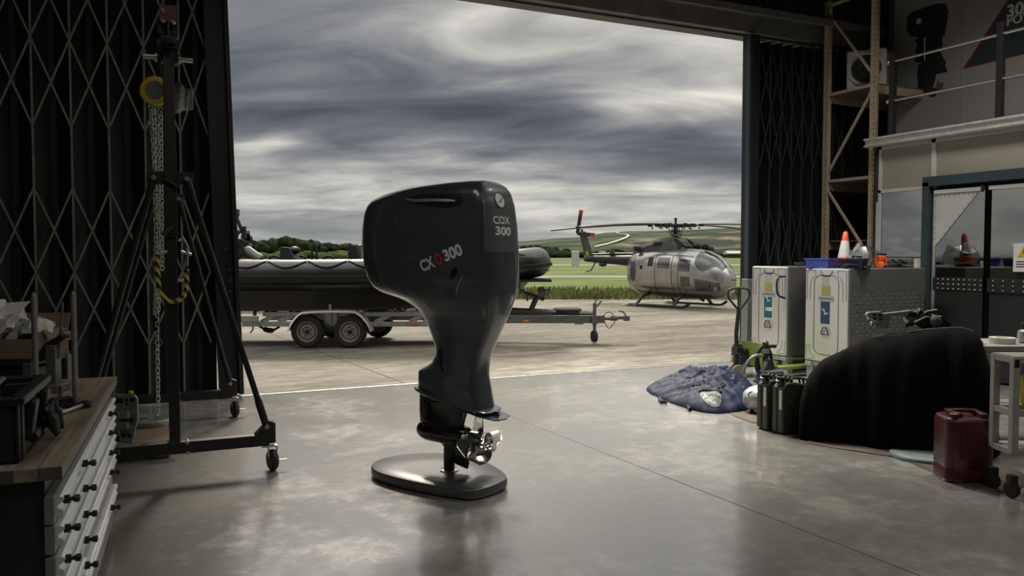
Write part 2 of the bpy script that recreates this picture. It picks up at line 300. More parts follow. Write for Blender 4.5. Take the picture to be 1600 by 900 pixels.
# ------------------------------------------------------------ mesh builder
class MB:
    def __init__(s): s.v = []; s.f = []; s.sm = []
    def add(s, vs, fs, smooth=False, T=None):
        n = len(s.v)
        s.v += [(T @ Vector(p)) if T else Vector(p) for p in vs]
        s.f += [tuple(i+n for i in f) for f in fs]; s.sm += [smooth]*len(fs); return s
    def box(s, c, d, T=None, rz=0, ry=0, rx=0):
        x, y, z = d[0]/2, d[1]/2, d[2]/2
        L = Matrix.Translation(c) @ Matrix.Rotation(rz, 4, 'Z') @ Matrix.Rotation(ry, 4, 'Y') @ Matrix.Rotation(rx, 4, 'X')
        if T: L = T @ L
        v = [(-x,-y,-z),(x,-y,-z),(x,y,-z),(-x,y,-z),(-x,-y,z),(x,-y,z),(x,y,z),(-x,y,z)]
        return s.add(v, [(3,2,1,0),(4,5,6,7),(0,1,5,4),(1,2,6,5),(2,3,7,6),(3,0,4,7)], False, L)
    def cyl(s, a, b, r, r2=None, n=16, T=None):
        a, b = Vector(a), Vector(b); r2 = r if r2 is None else r2
        return s.rings([s.circ(a, b-a, r, n), s.circ(b, b-a, r2, n)], True, T)
    @staticmethod
    def circ(c, ax, r, n, up=None):
        ax = Vector(ax).normalized(); q = Vector(up) if up else (Vector((0,0,1)) if abs(ax.z) < .9 else Vector((1,0,0)))
        a = ax.cross(q).normalized(); b = ax.cross(a)
        return [Vector(c)+a*(r*math.cos(2*PI*i/n))+b*(r*math.sin(2*PI*i/n)) for i in range(n)]
    def rings(s, R, cap=True, T=None, smooth=True, close=True, loop=False):
        n = len(R[0]); vs = [p for r in R for p in r]; fs = []
        m = len(R)
        for k in range(m if loop else m-1):
            k2 = (k+1) % m
            for i in range(n if close else n-1):
                j = (i+1) % n
                fs.append((k*n+i, k*n+j, k2*n+j, k2*n+i))
        s.add(vs, fs, smooth, T)
        if cap and not loop: s.add(R[0], [tuple(range(n))[::-1]], False, T); s.add(R[-1], [tuple(range(n))], False, T)
        return s
    def tube(s, P, r, n=8, T=None, loop=False, cap=True):
        P = [Vector(p) for p in P]; m = len(P); R = []
        rr = r if isinstance(r, (list, tuple)) else [r]*m
        up = None
        for i in range(m):
            a = P[(i-1) % m] if loop or i else P[0]; b = P[(i+1) % m] if loop or i < m-1 else P[-1]
            ax = (b-a).normalized()
            if up is None: up = Vector((0,0,1)) if abs(ax.z) < .9 else Vector((1,0,0))
            e = ax.cross(up)
            if e.length < 1e-4: e = ax.orthogonal()
            e.normalize(); g = ax.cross(e); up = -g if (-g).dot(up) > 0 else g
            e = ax.cross(up).normalized(); g = ax.cross(e)
            R.append([P[i]+e*(rr[i]*math.cos(2*PI*k/n))+g*(rr[i]*math.sin(2*PI*k/n)) for k in range(n)])
        return s.rings(R, cap, T, True, True, loop)
    def lathe(s, prof, c=(0,0,0), ax=(0,0,1), n=24, T=None, cap=True):
        R = []; ax = Vector(ax).normalized()
        for r, h in prof: R.append(s.circ(Vector(c)+ax*h, ax, max(r, 1e-5), n))
        return s.rings(R, cap, T)
    def prism(s, poly, h, T=None):
        n = len(poly); v = [(x, y, 0) for x, y in poly]+[(x, y, h) for x, y in poly]
        return s.add(v, [tuple(range(n))[::-1], tuple(range(n, 2*n))]+[(i, (i+1) % n, (i+1) % n+n, i+n) for i in range(n)], False, T)
    def ball(s, c, r, n=12, T=None):
        r = r if isinstance(r, (tuple, list)) else (r, r, r); R = []
        for k in range(n//2+1):
            t = PI*k/(n//2); q = max(math.sin(t), 1e-4)
            R.append([Vector((c[0]+r[0]*q*math.cos(2*PI*i/n), c[1]+r[1]*q*math.sin(2*PI*i/n), c[2]-r[2]*math.cos(t))) for i in range(n)])
        return s.rings(R, True, T)
    def quad(s, *p): return s.add(p, [tuple(range(len(p)))])
    def build(s, name, m, parent=None, bevel=0, sharp=35, seg=2):
        me = bpy.data.meshes.new(name); me.from_pydata([tuple(p) for p in s.v], [], s.f)
        me.polygons.foreach_set('use_smooth', s.sm)
        bm = bmesh.new(); bm.from_mesh(me); bmesh.ops.recalc_face_normals(bm, faces=bm.faces); bm.to_mesh(me); bm.free()
        if any(s.sm): me.set_sharp_from_angle(angle=math.radians(sharp))
        me.materials.append(M[m] if isinstance(m, str) else m); me.update()
        o = bpy.data.objects.new(name, me); COL.objects.link(o)
        if parent: o.parent = parent
        if bevel:
            b = o.modifiers.new('bevel', 'BEVEL'); b.width = bevel; b.segments = seg; b.limit_method = 'ANGLE'; b.angle_limit = math.radians(40)
        return o
def tag(o, label, cat, group=None, kind=None):
    if label: o['label'] = label
    if cat: o['category'] = cat
    if group: o['group'] = group
    if kind: o['kind'] = kind
    return o
def struct(o): o['kind'] = 'structure'; return o
def thing(name, label, cat, loc=(0,0,0), rz=0, group=None):
    o = bpy.data.objects.new(name, None); COL.objects.link(o); o.location = loc; o.rotation_euler = (0, 0, rz); o.empty_display_size = .1
    return tag(o, label, cat, group)
def kids(o): return [c for c in bpy.data.objects if c.parent == o]
def dup(o, parent=None):
    c = o.copy(); COL.objects.link(c); c.parent = parent
    for k in kids(o): dup(k, c)
    return c
def fr(o, x, y, z=None):
    x = Vector(x).normalized(); y = Vector(y); z = x.cross(y).normalized() if z is None else Vector(z).normalized(); y = z.cross(x).normalized()
    T = Matrix.Identity(4)
    for i, c in enumerate((x, y, z, Vector(o))):
        for r in range(3): T[r][i] = c[r]
    return T
def text(s, size, T, name, m, parent=None, depth=.002, fat=.02, sx=1.0, align='LEFT', cut=None):
    cu = bpy.data.curves.new(name, 'FONT'); cu.body = s; cu.size = size; cu.offset = fat*size; cu.align_x = align; cu.resolution_u = 4
    if cut is None: cu.extrude = depth
    to = bpy.data.objects.new('tmp', cu); COL.objects.link(to)
    dg = bpy.context.evaluated_depsgraph_get(); me = bpy.data.meshes.new_from_object(to.evaluated_get(dg))
    bpy.data.objects.remove(to)
    bm = bmesh.new(); bm.from_mesh(me)
    for v_ in bm.verts: v_.co.x *= sx
    if cut:
        bmesh.ops.triangulate(bm, faces=bm.faces)
        xs = [v_.co.x for v_ in bm.verts]; ys = [v_.co.y for v_ in bm.verts]
        for ax, lo, hi in ((0, min(xs), max(xs)), (1, min(ys), max(ys))):
            t_ = lo+cut
            while t_ < hi:
                co = Vector((t_, 0, 0)) if ax == 0 else Vector((0, t_, 0)); no = Vector((1, 0, 0)) if ax == 0 else Vector((0, 1, 0))
                bmesh.ops.bisect_plane(bm, geom=bm.verts[:]+bm.edges[:]+bm.faces[:], plane_co=co, plane_no=no); t_ += cut
    for v_ in bm.verts: v_.co = T @ v_.co
    bm.to_mesh(me); bm.free()
    me.materials.clear(); me.materials.append(M[m]); me.name = name
    o = bpy.data.objects.new(name, me); COL.objects.link(o)
    if parent: o.parent = parent
    return o
def arc(c, r, a0, a1, n, z=0): return [(c[0]+r*math.cos(a0+(a1-a0)*i/n), c[1]+r*math.sin(a0+(a1-a0)*i/n)) for i in range(n+1)]
def cat(P, n=6, loop=False):
    P = [Vector(p) for p in P]; m = len(P); out = []
    for i in range(m if loop else m-1):
        p0 = P[(i-1) % m] if loop or i else P[0]; p1 = P[i]; p2 = P[(i+1) % m]; p3 = P[(i+2) % m] if loop or i < m-2 else P[-1]
        for k in range(n):
            t = k/n; out.append(.5*((2*p1)+(p2-p0)*t+(2*p0-5*p1+4*p2-p3)*t*t+(3*p1-p0-3*p2+p3)*t**3))
    if not loop: out.append(P[-1])
    return out
def lerp(T, x):
    if x <= T[0][0]: return T[0][1]
    for (a, b), (c, d) in zip(T, T[1:]):
        if x <= c: return b+(d-b)*(x-a)/(c-a)
    return T[-1][1]
# ============================================================ SETTING
DY = 9.4                       # line of the door opening
HZ = 4.84                      # height of the door head
L_JAMB = .72; R_JAMB = 8.25
b = MB(); b.box((5, 1.2, -.1), (18, 16.5, .2)); struct(b.build('floor', 'floor'))
b = MB(); b.box((5, DY+.035, .004), (8.3, .05, .008)); b.build('trim_threshold', 'galv')
struct(bpy.data.objects['trim_threshold'])
b = MB(); b.box((5, DY+.10, .002), (12, .035, .006)); struct(b.build('trim_drain', 'black_paint'))
g0, g1 = onz(770, 640), onz(1310, 850)
dd = (g1-g0).normalized(); g0 = g0-dd*2.0; g1 = g1+dd*3
b = MB(); T = fr((g0+g1)/2, dd, (-dd.y, dd.x, 0)); b.box((0, 0, .0005), ((g1-g0).length, .007, .001), T); struct(b.build('trim_joint', 'black_paint'))
b = MB(); b.box((5, -7, 3), (18, .1, 6)); struct(b.build('wall_back', 'cladding'))
b = MB(); b.box((-4, 1.2, 3), (.1, 16.6, 6)); struct(b.build('wall_left', 'cladding'))
b = MB(); b.box((14, 1.2, 3), (.1, 16.6, 6)); struct(b.build('wall_right', 'cladding'))
b = MB(); b.box((5, 1.4, 6.05), (18.2, 17.2, .1)); struct(b.build('ceiling', 'ceiling'))
# front wall above and beside the opening: ribbed cladding, head beam, track
b = MB()
b.box((5, DY+.55, 5.6), (18, .08, 1.2))
x = -3.9
while x < 13.9: b.box((x, DY+.49, 5.6), (.05, .05, 1.2)); x += .17
b.box((-2.2, DY+.55, 2.45), (3.6, .08, 5.1)); b.box((11.9, DY+.55, 2.45), (4.2, .08, 5.1))
struct(b.build('wall_front', 'purlin'))
b = MB()
b.box((6.9, DY+.30, HZ+.10), (14.2, .42, .04)); b.box((6.9, DY+.06, HZ+.20), (14.2, .05, .26)); b.box((6.9, DY-.10, HZ+.34), (14.2, .30, .03)); b.box((6.9, DY-.24, HZ+.30), (14.2, .02, .10))
struct(b.build('trim_head', 'purlin', bevel=.006))
b = MB(); b.box((6.9, DY+.30, HZ+.06), (14.2, .22, .02)); struct(b.build('trim_track', 'galv_dark'))
# outdoors
def camplane(name, d0, d1, half, z, m, sub=1):
    a = MB(); c0 = FH*d0; c1 = FH*d1
    a.quad(c0-RT*half[0]+Vector((0,0,z)), c0+RT*half[0]+Vector((0,0,z)), c1+RT*half[1]+Vector((0,0,z)), c1-RT*half[1]+Vector((0,0,z)))
    return struct(a.build(name, m))
b = MB(); q = [Vector((-20, DY+.06, -.012)), Vector((30, DY+.06, -.012)), FH*28.7+RT*60, FH*28.7-RT*60]
for p in q: p.z = -.012
b.quad(*q); struct(b.build('ground_apron', 'apron'))
camplane('ground_grass', 28.6, 900, (90, 900), -.03, 'grass')
camplane('ground_taxiway', 56, 61, (90, 90), .0, 'taxi')
camplane('ground_taxiway_far', 118, 132, (200, 200), .0, 'taxi')
for nm, (a0, a1) in {'trim_slab_joint': ((380, 505), (640, 600)), 'trim_slab_joint_far': ((950, 512), (1160, 505))}.items():
    p, q = onz(*a0), onz(*a1); d = (q-p).normalized(); b = MB(); b.box((0, 0, -.0105), ((q-p).length, .018, .003), fr((p+q)/2, d, (-d.y, d.x, 0))); struct(b.build(nm, 'card_floor'))
# long grass at the edge of the apron
b = MB(); rnd = random.Random(3)
for i in range(9000):
    d = 28.7+rnd.random()**1.6*7; l = rnd.uniform(-14, 17)
    p = FH*d+RT*l; h = rnd.uniform(.10, .30); w_ = rnd.uniform(.02, .05); q = Vector((rnd.uniform(-.1, .1), rnd.uniform(-.1, .1), h)); e = RT*w_
    n = len(b.v); b.v += [p-e, p+e, p+q]; b.f.append((n, n+1, n+2)); b.sm.append(False)
tag(b.build('long_grass', 'blade'), 'rough yellow-green long grass along the far edge of the apron', 'grass', kind='stuff')
# hills
PROF = [(-400, 384), (360, 386), (560, 384), (820, 377), (870, 372), (905, 371), (940, 364), (980, 361), (1040, 360), (1110, 358), (1165, 354), (1300, 348), (2200, 345)]
b = MB(); R = []
NR = 34
for k in range(NR):
    t = k/(NR-1); r = 420+1500*t; row = []
    for i in range(150):
        px = -400+i*(2600/149); y = lerp(PROF, px)
        top = (398-y)/1250*1920
        s_ = t**.75
        d = FH+RT*((px-800)/1250)
        z = top*s_*(1+.16*noise.noise(Vector((px*.006, t*3, 0)))*(1-t))
        z += 1.6*s_
        p = d*r; row.append(Vector((p.x, p.y, z-.3)))
    R.append(row)
b.rings(R, False, None, True, False); struct(b.build('ground_hills', 'hill'))
def hill_pt(px, py):
    # where the sight line over (px, py) meets the hillside
    best = None
    y = lerp(PROF, px); top = (398-y)/1250*1920
    for k in range(400):
        t = k/399; r = 420+1500*t; s_ = t**.75
        z = top*s_*(1+.16*noise.noise(Vector((px*.006, t*3, 0)))*(1-t))+1.6*s_-.3
        if 398-(z-1.6)/r*1250 <= py: break
    d = FH+RT*((px-800)/1250); p = d*r; return Vector((p.x, p.y, z+1.2))
P = cat([hill_pt(*q) for q in [(930, 388), (960, 380), (978, 373), (980, 369), (966, 366), (962, 363.5)]], 5)
b = MB(); R = [[p-RT*1.1, p+RT*1.1] for p in P]; b.rings(R, False, None, True, False); struct(b.build('ground_chalk_track', 'chalk'))

# trees
def tree_mesh(seed, wide, tall, m):
    rn = random.Random(seed); a = MB()
    for k in range(11):
        c = (rn.uniform(-.34, .34)*wide, rn.uniform(-.3, .3)*wide, tall*rn.uniform(.30, .80)); r = wide*rn.uniform(.18, .32)
        n0 = len(a.v); a.ball(c, (r, r, r*.85), 12)
        for i in range(n0, len(a.v)):
            q = a.v[i]; nv = noise.noise(q*(3.2/wide)+Vector((seed, 0, 0)))+.5*noise.noise(q*(9/wide)); a.v[i] = Vector(c)+(q-Vector(c))*(1+.55*nv)
    return a
protos = []
for s_ in range(4):
    t = thing('tree', 'dark tree', 'tree'); tree_mesh(s_+1, 9, 9, 'leaf').build('crown', 'leaf', t, sharp=180)
    a = MB(); a.cyl((0, 0, -.5), (0, 0, 4), .4, .2, 8); a.build('trunk', 'bark', t); protos.append(t)
    t.location = FH*300+RT*(-150-10*s_)
used = [False]*4
def plant(kind, px, d, h, label, grp):
    p = protos[kind]
    if used[kind]: p = dup(p)
    used[kind] = True
    p.location = (FH+RT*((px-800)/1250))*d; s_ = h/9; p.scale = (s_, s_, s_); p.rotation_euler.z = rnd.random()*6
    tag(p, label, 'tree', grp); return p
rnd = random.Random(11)
TL = [(330, 382), (372, 378), (385, 377), (400, 378), (418, 374), (432, 373), (452, 371), (470, 374), (485, 375), (500, 379), (520, 381), (545, 381), (565, 383), (640, 384)]
for i in range(34):
    px = 340+i*8.2; d = rnd.uniform(330, 400); top = lerp(TL, px)+rnd.uniform(-1, 3)
    plant(i % 4, px, d, 1.6+(398-top)/1250*d*1.08, 'dark green tree in the distant row beyond the black inflatable boat', 'distant trees beyond the boat')
for px, top in [(823, 384), (838, 383), (852, 385), (868, 386), (884, 388), (1070, 384), (1082, 380), (1096, 382), (1108, 386), (1122, 390), (1136, 391), (1150, 391), (1163, 389)]:
    d = rnd.uniform(420, 470)
    plant(rnd.randrange(4), px, d, 1.6+(398-top)/1250*d*1.05, 'dark tree at the foot of the hills near the tail of the helicopter' if px < 1000 else 'dark tree at the foot of the hills beside the helicopter nose', 'trees at the foot of the hills, left' if px < 1000 else 'trees at the foot of the hills, right')
bp_ = MB(); tmp = tree_mesh(9, 7, 4, 'bush'); 
for i in range(len(tmp.v)): tmp.v[i].z = max(tmp.v[i].z*.8-.6, -.2)
bu = tmp.build('bush', 'bush', sharp=180); first = True; bu2 = bu.data.copy(); bu2.materials[0] = M['leaf']
for i in range(22):
    px = 385+i*8.5+rnd.uniform(-3, 3); d = rnd.uniform(240, 300); o = bu if first else bu.copy()
    if not first: COL.objects.link(o)
    first = False
    o.location = (FH+RT*((px-800)/1250))*d; s_ = rnd.uniform(.7, 1.15); o.scale = (s_*1.2, s_, s_); o.rotation_euler.z = rnd.random()*6
    tag(o, 'pale green bush in front of the distant trees, seen over the boat', 'bush', 'pale bushes in front of the tree row')
for i in range(46):
    px = 612+i*12.3+rnd.uniform(-4, 4); d = rnd.uniform(400, 440); o = bu.copy(); COL.objects.link(o)
    o.location = (FH+RT*((px-800)/1250))*d; s_ = rnd.uniform(.8, 1.5); o.scale = (s_*1.6, s_, s_*rnd.uniform(.8, 1.3)); o.rotation_euler.z = rnd.random()*6; o.data = bu2 if i else bu2
    tag(o, 'dark bush in the long hedge at the far side of the grass', 'bush', 'hedge at the far side of the grass')
# shed by the airfield
p = (FH+RT*((1158-800)/1250))*400
t = thing('farm_shed', 'low pale-roofed farm shed at the foot of the hills, right of the helicopter', 'building', p, -YAW)
b = MB(); b.box((0, 0, .9), (14, 8, 2.0)); b.build('wall', 'cladding', t)
b = MB(); b.prism([(-8, -4.6), (8, -4.6), (8, 4.6), (-8, 4.6)], .5, Matrix.Translation((0, 0, 1.9))); b.prism([(-4.6, 0), (4.6, 0), (0, 1.2)], 16, Matrix.Translation((-8, 0, 2.35)) @ Matrix.Rotation(PI/2, 4, 'X') @ Matrix.Rotation(PI/2, 4, 'Y')); b.build('roof', 'white_frame', t)

# ============================================================ FOLDING DOORS
TIERS = [(3.79, 4.66), (2.91, 3.79), (1.42, 2.28), (.63, 1.42)]
t = thing('folding_door', 'wide part-open black folding steel door with lattice stays, left of the opening', 'door', (L_JAMB, DY, 0))
NB = 13; SP = .345
xs = [.43-SP*i-L_JAMB for i in range(NB)]        # bars, right to left
edges = [.05]+xs
for i in range(NB):
    x1, x0 = edges[i], edges[i+1]; xm = (x0+x1)/2
    a = MB(); a.rings([[Vector((x0, .06, z)), Vector((xm-.03, .17, z)), Vector((xm+.03, .17, z)), Vector((x1, .06, z)), Vector((x1, .075, z)), Vector((xm+.03, .19, z)), Vector((xm-.03, .19, z)), Vector((x0, .075, z))] for z in (.03, HZ+.1)], True, None, False)
    a.build('leaf', 'door_dark', t)
for x in xs:
    a = MB(); a.box((x, .035, HZ/2), (.022, .03, HZ-.05)); a.build('upright', 'lattice', t, bevel=.003)
for i in range(NB):
    x1, x0 = (xs[i-1] if i else xs[0]+SP), xs[i]
    for z0, z1 in TIERS:
        a = MB()
        xa, za, zb = x1, z0, z1
        if i == 0: xa = x0+SP*.82; za = z0+(z1-z0)*.18*0; 
        for (p, q, yy) in (((x0, z0), (xa, z1), .010), ((x0, z1), (xa, z0), .017)):
            d = Vector((q[0]-p[0], 0, q[1]-p[1])); T = fr((( p[0]+q[0])/2, yy, (p[1]+q[1])/2), d, (0, 1, 0)); a.box((0, 0, 0), (d.length, .006, .020), T)
        a.cyl(((x0+xa)/2, 0, (z0+z1)/2), ((x0+xa)/2, .03, (z0+z1)/2), .013, n=8)
        a.cyl((x0, 0, z1), (x0, .03, z1), .013, n=8)
        a.build('lattice_stay', 'lattice', t)
# leading post, leaning a little
TL_ = Matrix.Shear('XZ', 4, (0, 0)) if False else Matrix.Identity(4); TL_[0][2] = -.027
a = MB(); a.box((.17, .02, HZ/2+.05), (.20, .16, HZ), TL_); a.box((.295, .02, HZ/2+.05), (.05, .30, HZ), TL_); a.build('leading_post', 'black_paint', t, bevel=.005)
a = MB(); a.box((.20, -.075, 1.66), (.06, .01, .05), TL_); a.build('name_plate', 'lattice_dark', t)
a = MB(); a.box((.22, -.08, 1.22), (.012, .012, .5), TL_)
for z in (1.0, 1.2, 1.32, 1.44): a.box((.22, -.078, z), (.05, .03, .04), TL_)
a.build('latch_bolt', 'lattice_dark', t, bevel=.003)

t = thing('folding_door', 'tightly folded black steel door with close lattice stays, right of the opening behind the rack', 'door', (R_JAMB, DY, 0))
NB = 13; SP = .215
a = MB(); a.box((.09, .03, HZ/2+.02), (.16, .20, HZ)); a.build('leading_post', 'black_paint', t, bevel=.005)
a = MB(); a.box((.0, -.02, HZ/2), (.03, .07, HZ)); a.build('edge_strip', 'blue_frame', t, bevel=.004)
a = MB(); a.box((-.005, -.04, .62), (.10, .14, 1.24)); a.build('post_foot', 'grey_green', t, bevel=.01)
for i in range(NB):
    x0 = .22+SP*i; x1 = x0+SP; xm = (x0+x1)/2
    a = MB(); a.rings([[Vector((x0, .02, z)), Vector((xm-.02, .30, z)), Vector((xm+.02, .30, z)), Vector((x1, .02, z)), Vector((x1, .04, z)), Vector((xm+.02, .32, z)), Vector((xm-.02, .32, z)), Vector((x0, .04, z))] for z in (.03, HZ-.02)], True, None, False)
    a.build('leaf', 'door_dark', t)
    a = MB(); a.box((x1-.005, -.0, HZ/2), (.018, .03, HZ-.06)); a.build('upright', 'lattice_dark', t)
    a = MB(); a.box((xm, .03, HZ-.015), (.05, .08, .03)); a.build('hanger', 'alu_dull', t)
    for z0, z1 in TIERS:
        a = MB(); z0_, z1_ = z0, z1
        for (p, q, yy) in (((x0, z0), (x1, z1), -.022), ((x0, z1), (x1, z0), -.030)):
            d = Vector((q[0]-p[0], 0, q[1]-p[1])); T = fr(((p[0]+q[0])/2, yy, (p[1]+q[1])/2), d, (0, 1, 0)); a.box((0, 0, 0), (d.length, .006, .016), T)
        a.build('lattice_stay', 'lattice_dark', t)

# ============================================================ OFFICE AND MEZZANINE
OX = 9.6
def oy(px): return onx(px, 398, OX).y
def oz(px, py): return onx(px, py, OX).z
yl = oy(1372); ym = oy(1455); yd = oy(1448)
zb = oz(1376, 235); zp = oz(1376, 299)
D0 = 3.02
YN = 3.4                                  # near end of the wall, beyond the right of the frame
t = thing('office_front', 'pale office partition with beige panels, white framing and a reflecting window beneath the mezzanine', 'partition', (OX, 0, 0))
def wbox(name, m, y0, y1, z0, z1, x=0, dx=.05, bev=.004, par=t):
    a = MB(); a.box((x, (y0+y1)/2, (z0+z1)/2), (dx, abs(y1-y0), z1-z0)); return a.build(name, m, par, bevel=bev)
ymu = oy(1457)
zt = oz(1455, 230)-.03
wbox('frame', 'white_frame', yl, yl-.05, 0, zb+.06); wbox('frame', 'white_frame', ymu+.035, ymu-.035, zp-.02, zb+.06); wbox('frame', 'white_frame', yl, YN, zb, zb+.07)
wbox('frame', 'white_frame', yl, yd, zp-.03, zp+.02)
wbox('panel', 'beige', yl-.05, ymu+.035, zp+.02, zb, .01, .03); wbox('panel', 'beige', ymu-.035, YN, zp+.02, zb, .01, .03)
wbox('panel', 'beige', yl-.05, yd, 0, .95, .01, .03)
wbox('frame', 'white_frame', yl, yd, .93, 1.0)
gl = wbox('window_pane', 'glass', yl-.05, yd, 1.0, zp-.03, 0, .012, 0)
a = MB(); a.box((.0, (yl+.01), 1.9), (.04, .05, .9)); a.build('frame', 'white_frame', t)
p = onx(1430, 415, OX-.012)
a = MB(); a.box((-.012, oy(1437), 1.40), (.003, .15, .30)); a.box((-.012, oy(1441), 1.0), (.003, .10, .34)); a.build('notice', 'paper', t)
# rooms behind
b = MB(); b.box((OX+2.0, yl+.05, 1.5), (4, .05, 3.0)); b.box((OX+2.2, (yl+YN)/2, .0), (.1, .1, .1)); struct(b.build('wall_office_end', 'cladding'))
b = MB(); b.box((OX+2.4, 5.8, 1.5), (.05, 5, 3)); struct(b.build('wall_office_rear', 'beige'))
# strip-door frame
t2 = thing('impact_door', 'double swing door of clear and black flexible vinyl in a blue-grey frame on the office front', 'door', (OX, 0, 0))
zf = 2.50; y0, y1 = oy(1453), YN
wbox('door_frame', 'blue_frame', yd, yd-.10, 0, zf+.06, -.05, .14, .006, t2); wbox('door_frame', 'blue_frame', yd, YN, zf, zf+.13, -.05, .14, .006, t2)
yA = yd-.12; yM = oy(1548); yB = YN+.2; zM = oz(1500, 437)
wbox('edge_rail', 'alu', yA, yA-.045, .05, zf-.08, -.03, .05, .003, t2); 
for (p0, p1) in ((yA-.02, yM+.06), (yM-.0, yM-1.1)):
    wbox('top_rail', 'alu', p0, p1, zf-.10, zf-.05, -.06, .03, .003, t2)
    wbox('clear_leaf', 'vinyl', p0-.02, p1, zM+.02, zf-.10, -.045 if p0 == yA-.02 else -.03, .006, 0, t2)
    wbox('black_leaf', 'black_plastic', p0-.02, p1, .03, zM-.14, -.045 if p0 == yA-.02 else -.03, .010, 0, t2)
    a = MB(); a.box((-.052, (p0+p1)/2, zM-.06), (.012, abs(p1-p0), .17)); bd = a.build('join_band', 'black_plastic', t2, bevel=.003)
    a = MB(); n = 9
    for k in range(n):
        for zz in (-.12, -.06, 0.0):
            a.ball((-.062, p0-.08+(p1-p0+.1)*k/(n-1), zM-.0+zz), .012, 8)
    a.build('rivets', 'zinc', bd)
    a = MB(); a.tube([(-.08, p1+.02, zf-.04), (-.10, p1, zf-.06), (-.10, p1, zf-.12)], .018); a.build('hinge', 'black_plastic', t2)
a = MB(); a.prism([(0, 0), (-.62, 0), (0, -.72)], .006, fr((-.058, yA-.02, zf-.10), (0, 1, 0), (0, 0, 1))); pl = a.build('corner_plate', 'white_frame', t2)
a = MB()
for k in range(9):
    u_ = k/8; a.ball((-.066, yA-.05-.52*u_, zf-.13), .006, 6); a.ball((-.066, yA-.045, zf-.13-.55*u_), .006, 6); a.ball((-.066, yA-.06-.5*u_, zf-.76+.6*u_), .006, 6)
a.build('rivets', 'galv_dark', pl)
ps = onx(1594, 405, OX-.06)
a = MB(); a.box((-.064, ps.y-.05, ps.z+.02), (.004, .26, .34)); sg = a.build('warning_sign', 'paper', t2)
a = MB(); a.prism([(-.075, 0), (.075, 0), (0, .13)], .003, fr((-.067, ps.y-.05, ps.z+.03), (0, -1, 0), (0, 0, 1))); a.build('warning_triangle', 'yellow', sg)
a = MB()
for k in range(3): a.box((-.067, ps.y-.05, ps.z-.03-.03*k), (.002, .18, .012))
a.box((-.0705, ps.y-.05, ps.z+.09), (.001, .014, .05)); a.build('print', 'poster_dark', sg)
# mezzanine deck and railings
t3 = thing('mezzanine', 'mezzanine deck with pale steel edge beam above the office', 'mezzanine', (OX, 0, 0))
zd = oz(1373, 216); zl = oz(1371, 231)
a = MB(); a.box((-.10, (yl+.15+YN)/2, (zd+zl)/2), (.06, yl+.15-YN, zd-zl)); a.box((-.14, (yl+.15+YN)/2, zd-.02), (.05, yl+.15-YN, .03)); a.box((-.14, (yl+.15+YN)/2, zl+.02), (.05, yl+.15-YN, .02)); a.build('edge_beam', 'steel_edge', t3, bevel=.004)
a = MB(); a.box((2, (yl+.1+YN)/2, zd-.06), (4.1, yl+.1-YN, .08)); a.build('deck_board', 'cladding', t3)
RX = -.12
t4 = thing('guard_rail', 'black posted guard rail with two bright steel tubes along the mezzanine edge', 'railing', (OX+RX, 0, zd))
def rp(px, py): return onx(px, py, OX+RX)
for px in (1394, 1561):
    yy = rp(px, 200).y; a = MB(); a.box((0, yy, .56), (.07, .075, 1.16)); a.build('post', 'black_paint', t4, bevel=.004)
yy0 = rp(1394, 200).y+.06
for py in (97, 158):
    z_ = rp(1394, py).z-zd
    a = MB(); a.cyl((0, yy0, z_), (0, YN, z_), .021, n=12); a.ball((0, yy0+.02, z_), .032, 10); a.build('rail_tube', 'tube_rail', t4)
# upper wall with the printed panels
UX = 10.75
def uu(px, py): return onx(px, py, UX-.045)
yu = uu(1394, 100).y
t5 = thing('printed_wall_panel', 'large grey printed panel showing a dark outboard engine, above the mezzanine rail', 'panel', (UX, 0, 0))
yj = uu(1501, 100).y
a = MB(); a.box((0, (yu+yj)/2, 4.70), (.06, yu-yj-.006, 2.9)); a.build('board', 'poster', t5)
a = MB(); a.box((-.02, yu+.03, 4.70), (.09, .05, 2.9)); a.build('edge_strip', 'brown_trim', t5)
def pr(pts, name, m, par, off=.0):
    P = [uu(*q) for q in pts]
    P = [(q.y, q.z) for q in P]
    a = MB(); n = len(P); X0, X1 = -.034-off, -.031
    a.add([(X0, y, z) for y, z in P]+[(X1, y, z) for y, z in P], [tuple(range(n)), tuple(range(n, 2*n))]+[(i, (i+1) % n, (i+1) % n+n, i+n) for i in range(n)]); return a.build(name, m, par)
eng = [(1417,25),(1425,18),(1463,5),(1477,6),(1481,18),(1475,55),(1471,58),(1472,72),(1468,80),(1472,88),(1477,97),(1476,104),(1480,112),(1462,116),(1458,132),(1456,137),(1461,137),(1461,150),(1455,152),(1450,149),(1442,144),(1434,141),(1433,120),(1432,118),(1434,101),(1440,98),(1428,97),(1432,66),(1426,64),(1436,59),(1421,56),(1416,46)]
ou = pr(eng, 'printed_outboard', 'poster_dark', t5)
pr([(1462,131),(1466,124),(1467,131),(1473,128),(1472,136),(1473,142),(1466,142),(1466,148),(1460,142)], 'printed_propeller', 'galv_dark', ou)
pc = uu(1435, 33); a = MB(); a.cyl((-.036, pc.y, pc.z), (-.031, pc.y, pc.z), .045, n=20); a.build('printed_badge', 'paper', ou)
pr([(1443,58),(1445,58),(1445,94),(1443,94)], 'printed_ram', 'paper', ou, .002)
t6 = thing('printed_wall_panel', 'grey printed panel with a slate triangle and white lettering, at the top right above the rail', 'panel', (UX, 0, 0))
a = MB(); a.box((0, (yj+YN)/2, 4.70), (.06, yj-YN-.006, 2.9)); a.build('board', 'poster', t6)
tr_ = pr([(1503,108),(1577,-6),(1660,-100),(1760,40),(1700,60)], 'printed_triangle', 'red_print', t6)
pr([(1509,104),(1579,-3),(1660,-90),(1750,35),(1692,62)], 'triangle_fill', 'poster_blue', tr_, .003)
q0 = uu(1572, 28); q1 = uu(1572, 40.5)
